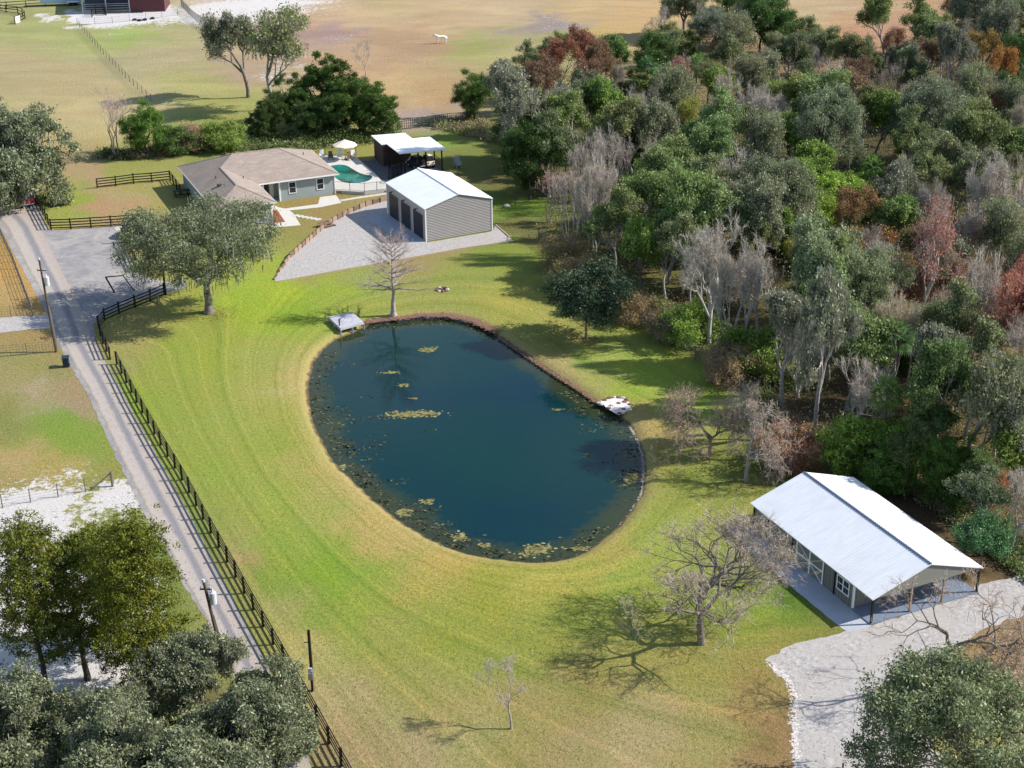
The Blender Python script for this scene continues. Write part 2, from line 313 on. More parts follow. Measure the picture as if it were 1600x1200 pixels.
def strip(name, mat, pts, z, kind='structure', parent=None, jag=0.0, step=.6, seed=1):
    "flat sheet from an outline in world points, its edge broken up a little"
    P = np.array([tuple(p)[:2] for p in pts]); 
    if jag:
        r = np.random.default_rng(seed); Q = []
        for a, b in zip(P, np.roll(P, -1, 0)):
            n = max(1, int(np.hypot(*(b - a)) / step))
            for i in range(n):
                d = (b - a) / (np.hypot(*(b - a)) + 1e-9); Q.append(a + (b - a) * i / n + np.array([-d[1], d[0]]) * r.normal(0, jag))
        P = np.array(Q)
    from mathutils.geometry import tessellate_polygon
    V = [Vector((x, y, z)) for x, y in P]; tri = tessellate_polygon([V])
    me = bpy.data.meshes.new(name); me.from_pydata(V, [], [t_ for t_ in tri]); 
    b = bmesh.new(); b.from_mesh(me)
    for f in b.faces:
        if f.normal.z < 0: f.normal_flip()
    b.to_mesh(me); b.free()
    o = link(name, me, mat, parent)
    if kind: o['kind'] = kind
    return o

# pond water
def build_water():
    c = PO.mean(0); V = []; d = PO - c; rings = np.r_[np.linspace(0.0005, .9, 24), np.linspace(.915, 1.03, 26)]
    for r in rings: V.append(c + d * r)
    V = np.concatenate(V); n = 260; F = []
    for i in range(len(rings) - 1):
        a = np.arange(n); F.append(np.stack([i * n + a, i * n + (a + 1) % n, (i + 1) * n + (a + 1) % n, (i + 1) * n + a], 1))
    F = np.concatenate(F); pd = pdist(V)
    V3 = np.c_[V, np.full(len(V), WZ)]
    t = NT('pond_water'); pda = t.attr('pd').outputs['Fac']; n1 = t.noise(.12, 4, .6); n2 = t.noise(1.6, 6, .7, dist=.6); n3 = t.noise(5, 4, .7)
    deep = t.ramp(t.noise(.035, 3, .5), [(.3, (.003, .030, .024)), (.55, (.002, .025, .029)), (.72, (.001, .015, .036))])
    sh = t.math('MULTIPLY_ADD', pda, 1.0, 0.0); j = t.math('ADD', sh, t.math('MULTIPLY_ADD', n2, 4.6, -2.3)); j = t.math('ADD', j, t.math('MULTIPLY_ADD', n1, 5.0, -2.5))
    weed = t.mix(n3, (.012, .016, .008), (.075, .070, .028)); weed = t.mix(t.ramp(n2, [(.35, 0.0), (.65, 1.0)]), weed, (.03, .045, .012))
    f = t.ramp(t.math('MULTIPLY_ADD', j, .2, 1.0), [(.46, 0.0), (.70, .6), (.95, .85)]); k = t.mix(f, deep, weed)
    t.col(k); t.b.inputs['Roughness'].default_value = .03; t.b.inputs['IOR'].default_value = 1.33; t.b.inputs['Specular IOR Level'].default_value = .36
    t.bump(t.noise(1.2, 4, .6), .02, t.n and .5)
    o = mesh_np('pond_water', V3, F, t.m, dict(pd=('POINT', pd)), True); tag(o, kind='structure')
build_water()

# ------------------------------------------------------------------ roads, pads, paths
def gravel(name, ca, cb, cc=None, scale=9, patch=.25):
    t = NT(name); n = t.noise(scale, 4, .8); p = t.noise(patch, 5, .65); v = t.n('TexVoronoi'); v.inputs['Scale'].default_value = scale * 1.6; t.l(t.pos(), v.inputs['Vector'])
    k = t.mix(n, ca, cb); k = t.mix(1.0, k, t.ramp(v.outputs['Color'], [(.2, .86), (.8, 1.14)]), 'MULTIPLY')
    if cc: k = t.mix(t.ramp(p, [(.42, 0.0), (.62, .8)]), k, cc)
    t.col(k); t.b.inputs['Roughness'].default_value = .95; t.bump(n, .03, .8); return t.m
M = {}
M['lime'] = gravel('crushed_limestone', alb(112, 108, 106), alb(238, 233, 229), alb(192, 186, 180), 3.2, .3)
M['drive'] = gravel('driveway_gravel', alb(150, 142, 140), alb(238, 228, 222), alb(200, 186, 182), 5, .4)
M['concrete'] = simple('concrete', alb(224, 219, 210), .85, 0, .07, 1.5)
M['concrete_grey'] = simple('grey_concrete', alb(190, 196, 205), .85, 0, .10, 1.0)
# asphalt road with a darker worn middle track
def build_road():
    L = [(-60, 330), (-10, 345), (20, 365)]
    left = [(-30, 330),(5,362),(40,430),(77,495),(84,520),(104,562),(135,612),(170,690),(200,752),(232,815),(262,862),(290,920),(318,960),(345,1015),(385,1100),(420,1200),(450,1290)]
    right = [(72,352),(80,360),(150,356),(178,352),(195,385),(205,410),(233,434),(262,440),(290,436),(290,450),(256,458),(215,468),(170,490),(146,505),(150,535),(163,560),(180,592),(200,630),(222,670),(245,712),(270,758),(297,806),(322,856),(350,910),(378,965),(410,1025),(440,1090),(470,1160),(490,1210),(530,1290)]
    left0 = [(2,310),(5,290),(10,270)]
    out = [G(u, v) for u, v in [(-60,300),(-60,345),(-5,358),(5,364),*left[2:]]] + [G(u, v) for u, v in right[::-1]] + [G(50, 300), G(30, 260)]
    t = NT('road_surface'); n = t.noise(6, 4, .8); p = t.noise(.22, 6, .7, dist=1.0); q = t.noise(1.2, 5, .7)
    k = t.mix(t.ramp(p, [(.35, 0.0), (.6, 1.0)]), alb(184, 178, 174), alb(140, 140, 146)); k = t.mix(t.ramp(q, [(.4, 0.0), (.7, .5)]), k, alb(198, 186, 172))
    # worn wheel track following the road: its offset is an attribute of the ribbon below
    k = t.mix(1.0, k, t.ramp(n, [(.3, .84), (.7, 1.15)]), 'MULTIPLY'); t.col(k); t.b.inputs['Roughness'].default_value = .9; t.bump(n, .02)
    o = strip('road', t.m, out, .008, jag=.05, step=.7); 
    # lane surface with side attribute
    lx = [(-20,322),(10,352),(44,420),(78,480),(92,520),(112,562),(142,612),(178,690),(208,752),(240,815),(270,868),(298,925),(325,968),(352,1020),(392,1105),(427,1200),(457,1290)]
    rx = [(28,318),(58,345),(95,420),(122,470),(135,505),(150,545),(176,592),(218,672),(241,715),(266,760),(293,808),(318,858),(338,900),(370,962),(402,1025),(455,1130),(485,1210),(525,1290)]
    def rs(Lp, n=160):
        P = np.array([G2(u, v) for u, v in Lp]); d = np.r_[0, np.cumsum(np.hypot(*np.diff(P, axis=0).T))]; tt = np.linspace(0, d[-1], n)
        Q = np.stack([np.interp(tt, d, P[:, 0]), np.interp(tt, d, P[:, 1])], 1)
        for _ in range(12): Q[1:-1] = (Q[:-2] + Q[1:-1] * 2 + Q[2:]) / 4
        return Q
    A, B = rs(lx), rs(rx); K = 9; V = []; at = []; r = np.random.default_rng(3)
    for i in range(len(A)):
        for j in range(K):
            f = j / (K - 1); e = r.normal(0, .05) if j in (0, K - 1) else 0
            p = A[i] * (1 - f - e / 4) + B[i] * (f + e / 4); V.append((p[0], p[1], .014)); at.append(f)
    F = [(i * K + j, i * K + j + 1, (i + 1) * K + j + 1, (i + 1) * K + j) for i in range(len(A) - 1) for j in range(K - 1)]
    t = NT('lane_surface'); f = t.attr('across').outputs['Fac']; n = t.noise(6, 4, .8); p = t.noise(.5, 5, .7); q = t.noise(1.6, 5, .75)
    fj = t.math('ADD', f, t.math('MULTIPLY_ADD', p, .16, -.08))
    k = t.ramp(fj, [(.0, alb(166, 154, 138)), (.10, alb(198, 187, 176)), (.36, alb(194, 183, 174)), (.46, alb(152, 148, 150)), (.58, alb(144, 141, 145)), (.70, alb(194, 182, 172)), (1.0, alb(188, 174, 160))])
    k = t.mix(t.ramp(q, [(.45, 0.0), (.7, .35)]), k, alb(150, 148, 152)); k = t.mix(1.0, k, t.ramp(n, [(.3, .84), (.7, 1.15)]), 'MULTIPLY'); t.col(k); t.b.inputs['Roughness'].default_value = .92; t.bump(n, .02)
    o = mesh_np('road_lane', V, F, t.m, dict(across=('POINT', at))); tag(o, kind='structure')
build_road()
GP = [(432,432),(452,404),(475,382),(497,364),(520,346),(545,332),(575,320),(606,311),(606,334),(668,379),(767,362),(775,352),(803,376),(720,388),(650,401),(600,410),(520,424),(445,438),(430,440)]
strip('gravel_yard', M['lime'], [G(u, v) for u, v in GP], .012, jag=.05)
strip('garage_apron', M['concrete_grey'], [G(*p) for p in ((606,335),(573,341),(640,382),(668,377))], .018)
DP = [(1195,1032),(1235,1008),(1290,995),(1330,985),(1362,978),(1420,955),(1480,930),(1540,910),(1600,900),(1660,880),(1660,930),(1600,935),(1600,962),(1530,985),(1478,1028),(1440,1060),(1425,1100),(1450,1150),(1480,1200),(1500,1290),(1240,1290),(1245,1200),(1240,1150),(1242,1100),(1238,1075),(1215,1052)]
strip('gravel_driveway', M['lime'], [G(u, v) for u, v in DP], .010, jag=.12, step=.45)
strip('gravel_path_barn', M['concrete_grey'], [G(*p) for p in ((1136,824),(1185,818),(1187,833),(1341,959),(1363,978),(1325,988),(1290,962),(1230,912),(1180,868),(1148,842))], .014, jag=.03)
strip('side_driveway', M['lime'], [G(*p) for p in ((-60,500),(0,496),(74,491),(84,512),(60,514),(0,520),(-60,526))], .016, jag=.05)
strip('house_driveway', M['concrete'], [G(*p) for p in ((178,355),(222,349),(260,350),(262,375),(195,378))], .020)
M['mulch'] = simple('red_mulch', alb(168, 96, 70), .95, 0, .3, 4, .05)
strip('walkway', M['concrete'], [G(*p) for p in ((423,319),(436,324),(445,326),(497,319),(500,308),(525,305),(534,317),(500,324),(452,329),(458,333),(470,352),(414,357),(412,352),(424,351),(424,328))], .016)
strip('mulch_bed', M['mulch'], [G(*p) for p in ((424,329),(433,328),(446,347),(425,349))], .021)
strip('sand_by_paddock', simple('grey_sand', alb(222, 218, 218), .95, 0, .12, .6), [G(*p) for p in ((100,24),(122,20),(140,24),(200,22),(262,17),(275,22),(262,27),(200,31),(150,38),(122,37))], .01, jag=.5, step=2)

# ------------------------------------------------------------------ more materials
M['white'] = simple('white_paint', (.80, .80, .79), .5, 0, .03)
M['black'] = simple('black_paint', (.012, .011, .012), .55, 0, .3)
def roofm():
    t = NT('galvalume_roof'); mp = t.n('Mapping'); mp.inputs['Scale'].default_value = (.25, 2.2, 1); t.l(t.pos(), mp.inputs[0]); n = t.noise(1.2, 5, .7, vec=mp.outputs[0]); q = t.noise(.35, 4, .6); d = t.noise(9, 3, .7)
    k = t.mix(t.ramp(n, [(.35, 0.0), (.7, 1.0)]), (.78, .80, .82), (.68, .70, .72)); k = t.mix(t.ramp(q, [(.5, 0.0), (.75, .45)]), k, (.62, .63, .63)); k = t.mix(t.ramp(d, [(.62, 0.0), (.75, .5)]), k, (.40, .38, .34))
    t.col(k); t.b.inputs['Metallic'].default_value = .1; t.b.inputs['Roughness'].default_value = .45; return t.m
M['roofmetal'] = roofm()
M['rooftrim'] = simple('dark_ridge_trim', (.10, .13, .19), .5, .2, .1)
M['garagewall'] = simple('tan_grey_siding', (.30, .285, .275), .6, 0, .04, .5)
M['garageside'] = simple('beige_siding', (.42, .39, .36), .6, 0, .05, .5)
M['door'] = simple('dark_door', (.028, .030, .034), .45, 0, .15)
M['housewall'] = simple('blue_grey_stucco', (.29, .335, .33), .8, 0, .05, 1.2)
M['barnwall'] = simple('olive_grey_siding', (.185, .185, .165), .8, 0, .06, .8)
M['glass'] = simple('window_glass', (.020, .028, .038), .08, 0, .2)
M['wood'] = simple('weathered_wood', (.17, .115, .085), .9, 0, .35, 2.5)
M['darkwood'] = simple('shade_dark_boards', (.085, .055, .045), .9, 0, .35, 2.5)  # shade put into the board colour, so the shed bay looks open
M['greywood'] = simple('grey_deck_boards', (.42, .42, .46), .85, 0, .2, 2.0)
M['timber'] = simple('treated_timber', (.30, .21, .15), .9, 0, .3, 1.2)
M['redwall'] = simple('dark_red_metal', (.10, .035, .04), .6, 0, .1)
M['steel'] = simple('galvanised_steel', (.45, .46, .48), .45, .6, .12)
M['postwood'] = simple('grey_fence_post', (.15, .125, .11), .9, 0, .3, 4)
M['wire'] = simple('fence_wire', (.16, .15, .15), .6, .4, .2)
M['pole'] = simple('utility_pole_wood', (.10, .07, .052), .9, 0, .3, 2)
M['porcelain'] = simple('grey_transformer', (.50, .53, .56), .4, 0, .05)
M['rock'] = simple('limestone_rock', (.56, .52, .49), .95, 0, .3, 3, .05)
M['brownrock'] = simple('brown_rock', (.20, .11, .08), .95, 0, .5, 4, .05)
M['cream'] = simple('cream_canvas', (.78, .70, .56), .8, 0, .04)
M['rubber'] = simple('tyre_rubber', (.018, .018, .018), .85)
M['darkstone'] = simple('dark_pavers', (.12, .12, .125), .85, 0, .25, 2)
def shingle():
    t = NT('asphalt_shingles'); b = t.n('TexBrick'); b.inputs['Scale'].default_value = 1.0; b.inputs['Brick Width'].default_value = .9; b.inputs['Row Height'].default_value = .14; b.inputs['Mortar Size'].default_value = .012
    b.inputs['Color1'].default_value = (.270, .225, .190, 1); b.inputs['Color2'].default_value = (.335, .285, .245, 1); b.inputs['Mortar'].default_value = (.21, .175, .15, 1)
    t.l(t.pos(), b.inputs['Vector']); n = t.noise(.6, 5, .65); n2 = t.noise(4, 3, .7)
    k = t.mix(1.0, b.outputs['Color'], t.ramp(n, [(.3, (.88, .88, .90)), (.7, (1.14, 1.08, 1.04))]), 'MULTIPLY'); k = t.mix(1.0, k, t.ramp(n2, [(.3, .88), (.7, 1.12)]), 'MULTIPLY')
    t.col(k); t.b.inputs['Roughness'].default_value = .95; return t.m
M['shingle'] = shingle()

def window(parent, x, y, z, w, h, rz=0.0, double=False, muntin=True):
    "mesh frame in local x-z plane looking to -y, glass as a sub-part"
    f = MB(); t = .09
    f.box(-w/2 - t, w/2 + t, -.06, .0, -t, 0).box(-w/2 - t, w/2 + t, -.06, 0, h, h + t).box(-w/2 - t, -w/2, -.06, 0, 0, h).box(w/2, w/2 + t, -.06, 0, 0, h)
    f.box(-w/2, w/2, -.05, .0, h/2 - .03, h/2 + .03)
    if double: f.box(-.05, .05, -.055, 0, 0, h)
    elif muntin: pass
    o = f.build('window', M['white'], parent); o.location = (x, y, z); o.rotation_euler.z = rz
    MB().box(-w/2 + .002, w/2 - .002, -.02, -.004, .002, h - .002).build('pane', M['glass'], o); return o

# ------------------------------------------------------------------ metal garage
def roof_ribs(mb, W, L, h, r, ov, step=.3, th=.03):
    "two metal slopes (slabs) with raised ribs running down the slope; ridge along y"
    s = r / (W / 2); x0 = -ov; xm = W / 2; hz = lambda x: h + s * (x if x < W/2 else W - x)
    nn = math.hypot(1, s)
    for sgn in (0, 1):
        xa, xb = (x0, xm) if sgn == 0 else (W + ov, xm)
        za, zb = h - s * ov, h + r
        mb.poly((xa, -ov, za), (xb, -ov, zb), (xb, L + ov, zb), (xa, L + ov, za))
        mb.poly((xa, -ov, za - .07), (xb, -ov, zb - .07), (xb, L + ov, zb - .07), (xa, L + ov, za - .07))
        mb.poly((xa, -ov, za), (xa, L + ov, za), (xa, L + ov, za - .07), (xa, -ov, za - .07))
        for yy in (-ov, L + ov): mb.poly((xa, yy, za), (xb, yy, zb), (xb, yy, zb - .07), (xa, yy, za - .07))
        n = int((L + 2 * ov) / step)
        for i in range(1, n):
            y = -ov + i * (L + 2 * ov) / n
            for ya, yb in ((y - .03, y), (y, y + .03)):
                pass
            mb.poly((xa, y - .035, za + .002), (xb, y - .035, zb + .002), (xb, y, zb + th), (xa, y, za + th))
            mb.poly((xa, y + .035, za + .002), (xb, y + .035, zb + .002), (xb, y, zb + th), (xa, y, za + th))
def build_garage():
    W, L, h, r = 8.94, 12.16, 4.19, 1.22
    g = empty('metal_garage', (-10.29, 177.54, 0), .4637); tag(g, 'tan metal garage with three dark roll-up doors on the gravel yard', 'garage')
    # walls: core
    c = MB(); c.extr([(.03, 0), (W - .03, 0), (W - .03, h - .1), (W/2, h + r - .12), (.03, h - .1)], .03, L - .03, 1)
    c.build('wall', M['garageside'], g)
    # horizontal corrugated front and back sheets
    for y, sg, nm in ((.03, -1, 'front_siding'), (L - .03, 1, 'rear_siding')):
        s = MB(); z = .02; dz = .2
        while z < h + r - .2:
            def xr(zz):
                if zz <= h - .1: return .04, W - .04
                k = (zz - (h - .1)) / (r / (W/2)); return .04 + k, W - .04 - k
            a, b = xr(z + dz * .5); a2, b2 = xr(z + dz)
            if b2 - a2 < .3: break
            y0 = y + sg * .004; y1 = y + sg * .055
            s.poly((a, y0, z), (b, y0, z), (b, y1, z + dz * .25), (a, y1, z + dz * .25))
            s.poly((a, y1, z + dz * .25), (b, y1, z + dz * .25), (b, y1, z + dz * .5), (a, y1, z + dz * .5))
            s.poly((a, y1, z + dz * .5), (b, y1, z + dz * .5), (b2, y0, z + dz * .75), (a2, y0, z + dz * .75))
            s.poly((a2, y0, z + dz * .75), (b2, y0, z + dz * .75), (b2, y0, z + dz), (a2, y0, z + dz)); z += dz
        s.build(nm, M['garagewall'], g)
    # door side: x = 0 plane, looks to -x
    for i, yc in enumerate((2.25, 6.1, 9.95)):
        d = MB(); w2 = 1.5; H = 3.15
        for k in range(12):
            z = .02 + k * H / 12; d.box(-.01 - .02 * (k % 2), .02, yc - w2, yc + w2, z, z + H / 12 - .01)
        o = d.build('roll_up_door', M['door'], g)
        MB().box(-.03, .02, yc - w2 - .14, yc - w2 - .004, 0, H + .12).box(-.03, .02, yc + w2 + .004, yc + w2 + .14, 0, H + .12).box(-.03, .02, yc - w2 - .004, yc + w2 + .004, H + .01, H + .12).build('door_frame', M['garageside'], g)
        l = MB(); l.cyl((.0, yc, H + .45), (-.30, yc, H + .50), .03, n=8); l.cyl((-.30, yc, H + .50), (-.34, yc, H + .34), .05, .16, n=12); l.build('wall_lamp', M['black'], g)
    for x, y in ((0, 0), (W, 0), (0, L), (W, L)): MB().box(x - .06, x + .06, y - .06, y + .06, 0, h - .12).build('corner_trim', M['white'], g)
    rf = MB(); roof_ribs(rf, W, L, h + .02, r, .14, .32); o = rf.build('roof', M['roofmetal'], g)
    MB().bar((W/2, -.16, h + r + .05), (W/2, L + .16, h + r + .05), .30, .03).build('ridge_cap', M['roofmetal'], g)
build_garage()

# ------------------------------------------------------------------ barn-style cottage, lower right
def build_barn():
    W, L, h, r = 9.84, 15.63, 2.22, 1.61; PO_ = 2.3      # porch depth at the front (low y)
    g = empty('metal_roof_barn', (25.64, 93.27, 0), .4350); tag(g, 'olive grey barn cottage with long white ribbed metal roof beside the gravel driveway', 'barn')
    zf = .0
    c = MB(); c.extr([(.12, 0), (W - .12, 0), (W - .12, h - .02), (W/2, h + r - .10), (.12, h - .02)], PO_, L - .12, 1); c.build('wall', M['barnwall'], g)
    s = MB()
    y = PO_ + .05
    while y < L - .2: s.box(.095, .118, y, y + .05, .02, h - .04); y += .41
    x = .4
    while x < W - .3:
        top = h - .05 + (r / (W/2)) * min(x, W - x); s.box(x, x + .05, PO_ - .025, PO_ - .002, .12, top - .12); x += .41
    s.build('wall_batten', M['barnwall'], g)
    MB().box(.0, W, -.02, PO_ - .002, .006, .10).build('porch_floor', simple('blue_porch_floor', (.16, .20, .27), .5, 0, .08), g)
    # gable truss panel over the porch
    MB().extr([(.1, h - .06), (W - .1, h - .06), (W/2, h + r - .12)], .02, .10, 1).build('gable_panel', M['barnwall'], g)
    for x in (.10, W * .36, W * .66, W - .10):
        p = MB(); p.box(x - .07, x + .07, .02, .16, .10, h - .02); p.build('porch_post', M['black'] if x < 1 or x > W - 1 else M['timber'], g)
    p = MB(); p.box(.06, .20, PO_ - .06, PO_ + .08, 0, h - .04); p.build('corner_board', M['white'], g)
    # long side (x = 0.12 plane, looks to -x): y measured from the front
    for y in (4.55, 10.0, 15.35):
        MB().box(.03, .09, y - .05, y + .05, 0, h - .03).build('downspout', M['black'], g)
    window(g, .118, 13.45, .85, .85, 1.05, -pi/2)
    window(g, .118, 3.55, .80, 1.35, 1.05, -pi/2, True)
    d = MB(); d.box(.07, .116, 6.0, 9.4, .05, h - .12); o = d.build('barn_door', M['barnwall'], g)
    x0, x1 = .035, .069; b = MB()
    for y in (6.0, 7.7, 9.4): b.box(x0, x1, y - .07, y + .07, .05, h - .12)
    b.box(x0 + .006, x1, 6.07, 9.33, 1.02, 1.14)
    b.bar((.050, 6.08, .10), (.050, 7.63, 1.0), .03, .10, (1, 0, 0)); b.bar((.050, 7.77, 1.18), (.050, 9.32, 2.05), .03, .10, (1, 0, 0)); b.bar((.048, 7.63, 1.18), (.048, 6.08, 2.05), .03, .1, (1, 0, 0)); b.bar((.048, 9.32, .1), (.048, 7.77, 1.0), .03, .1, (1, 0, 0))
    b.build('door_brace', M['white'], o)
    window(g, 1.75, PO_ - .03, .95, 1.1, 1.0)
    dd = MB(); dd.box(3.55, 4.45, PO_ - .06, PO_ - .028, .11, 2.15); o = dd.build('front_door', M['white'], g)
    MB().box(3.72, 4.28, PO_ - .075, PO_ - .062, 1.1, 1.95).build('door_pane', M['glass'], o)
    window(g, 7.3, PO_ - .03, .95, .9, 1.0)
    MB().box(4.75, 4.87, PO_ - .07, PO_ - .028, .11, 2.3).build('door_trim', M['white'], g)
    rf = MB(); roof_ribs(rf, W, L, h + .03, r, .10, .30, .016); rf.build('roof', M['roofmetal'], g)
    rc = MB(); rc.bar((W/2, -.1, h + r + .055), (W/2, L + .1, h + r + .055), .16, .04)
    for i in range(60): rc.box(W/2 - .14, W/2 + .14, i * L / 60, i * L / 60 + .1, h + r + .015, h + r + .05)
    rc.build('ridge_vent', M['rooftrim'], g)
    # front apron slab right of the porch
    sl = strip('concrete_slab', M['concrete'], [G(1448, 932), G(1475, 921), G(1502, 930), G(1470, 944)], .022)
build_barn()

# ------------------------------------------------------------------ house
HX, HY, HYAW, Wl, Lm, Dm, Dl, Hh, Hs = -36.59, 181.81, .41, 7.85, 18.78, 12.52, 8.32, 2.87, .42
def build_house():
    g = empty('house', (HX, HY, 0), HYAW); tag(g, 'blue grey single-storey house with brown shingle hip roof by the pool', 'house')
    o_ = .5
    wl = MB()
    # walls with recessed porch at the inner corner (x Wl-.. to +2.3)
    px0, px1 = Wl - .5 + 1.15, Wl - .5 + 3.35
    wl.box(o_, Wl - o_, o_, Dl + Dm - o_, 0, Hh - .02)
    wl.box(Wl - o_ - .01, px0, Dl + o_, Dl + Dm - o_ - .01, 0, Hh - .03)
    wl.box(px0 - .01, px1 + .01, Dl + o_ + 1.8, Dl + Dm - o_ - .02, 0, Hh - .04)
    wl.box(px1, Lm - o_, Dl + o_, Dl + Dm - o_ - .01, 0, Hh - .03)
    wl.build('wall', M['housewall'], g)
    for x, y in ((px0, Dl + o_ - .02), (px1, Dl + o_ - .02)): MB().box(x - .09, x + .09, y - .10, y + .10, 0, Hh - .03).build('porch_column', M['white'], g)
    MB().box(px0 + .1, px1 - .1, Dl + .55, Dl + o_ + 1.75, .01, .09).build('porch_floor', M['concrete_grey'], g)
    d = MB().box(px0 + .3, px0 + 1.2, Dl + o_ + 1.72, Dl + o_ + 1.79, .1, 2.2); d.build('front_door', M['door'], g)
    MB().box(px0 + 1.32, px0 + 1.85, Dl + o_ + 1.72, Dl + o_ + 1.79, .1, 2.2).build('side_light', M['cream'], g)
    y = Dl + o_
    window(g, Wl - o_ + .55, y, 1.0, .7, 1.3)
    window(g, px1 + 1.75, y, .95, .85, 1.4); window(g, px1 + 5.55, y, .95, .85, 1.4)
    window(g, Wl - 1.75, o_, .9, .95, 1.45)
    MB().box(2.3, 3.9, o_ - .05, o_ - .002, .8, 2.35).build('side_window', M['glass'], g)
    MB().box(Lm - o_ - .08, Lm - o_ + .06, y - .06, y + .08, 0, Hh - .04).build('corner_trim', M['white'], g); MB().box(Wl - o_ - .08, Wl - o_ + .06, o_ - .06, o_ + .06, 0, Hh - .04).build('corner_trim', M['white'], g)
    # roof
    h, s = Hh, Hs; r = MB(); hm = h + s * Dm / 2; hw = h + s * Wl / 2
    c00 = (0, 0, h); c10 = (Wl, 0, h); V_ = (Wl, Dl, h); E_ = (Lm, Dl, h); D_ = (Lm, Dl + Dm, h); C_ = (0, Dl + Dm, h)
    K_ = (Wl/2, Wl/2, hw); J_ = (Wl/2, Dl + Wl/2, hw); A_ = (Dm/2, Dl + Dm/2, hm); B_ = (Lm - Dm/2, Dl + Dm/2, hm)
    r.poly(c00, c10, K_); r.poly(c10, V_, J_, K_); r.poly(V_, E_, B_, A_, J_); r.poly(E_, D_, B_); r.poly(D_, C_, A_, B_); r.poly(C_, c00, K_, J_, A_)
    rf = r.build('roof', M['shingle'], g)
    cap = MB()
    for a, b in ((c00, K_), (c10, K_), (K_, J_), (J_, A_), (A_, B_), (B_, E_), (B_, D_), (A_, C_)): cap.bar(a, b, .22, .05)
    cap.build('ridge_cap', M['shingle'], rf)
    f = MB(); P = [c00, c10, V_, E_, D_, C_]
    for a, b in zip(P, P[1:] + P[:1]): f.bar((a[0], a[1], h - .09), (b[0], b[1], h - .09), .06, .18)
    f.build('fascia', M['white'], g)
    so_ = MB(); so_.poly(*[(p[0], p[1], h - .02) for p in (c00, c10, V_, (0, Dl, 0))]); so_.poly(*[(p[0], p[1], h - .02) for p in ((0, Dl, 0), E_, D_, C_)]); so_.build('soffit', M['white'], g)
    for x, yy in ((2.3, 6.5), ):
        z = h + s * x; v = MB(); v.box(x - .25, x + .25, yy - .3, yy + .3, z - .1, z + .22); v.build('roof_vent', M['door'], rf)
    for x, yy, z in ((6.2, 9.5, h + s * 1.5), (2.6, 9.5, h + s * 2.6), (9.5, 17.5, h + s * 3.1), (15.9, 14.8, h + s * 2.9)):
        MB().cyl((x, yy, z - .1), (x, yy, z + .35), .06, n=8).build('vent_pipe', M['door'], rf)
build_house()
a = G(270, 290); b = empty('picnic_table', G(284, 306), .3); tag(b, 'dark picnic table in the shade along the left side of the house', 'table')
MB().box(-1.1, 1.1, -.4, .4, .70, .76).build('tabletop', M['black'], b); MB().box(-1.1, 1.1, -.85, -.6, .42, .46).build('bench_seat', M['black'], b); MB().box(-1.1, 1.1, .6, .85, .42, .46).build('bench_seat', M['black'], b)
MB().bar((-.8, -.75, 0), (-.8, .3, .70), .08).bar((-.8, .75, 0), (-.8, -.3, .70), .08).bar((.8, -.75, 0), (.8, .3, .70), .08).bar((.8, .75, 0), (.8, -.3, .70), .08).bar((-.8, -.8, .39), (-.8, .8, .39), .06).bar((.8, -.8, .39), (.8, .8, .39), .06).build('leg_frame', M['black'], b)

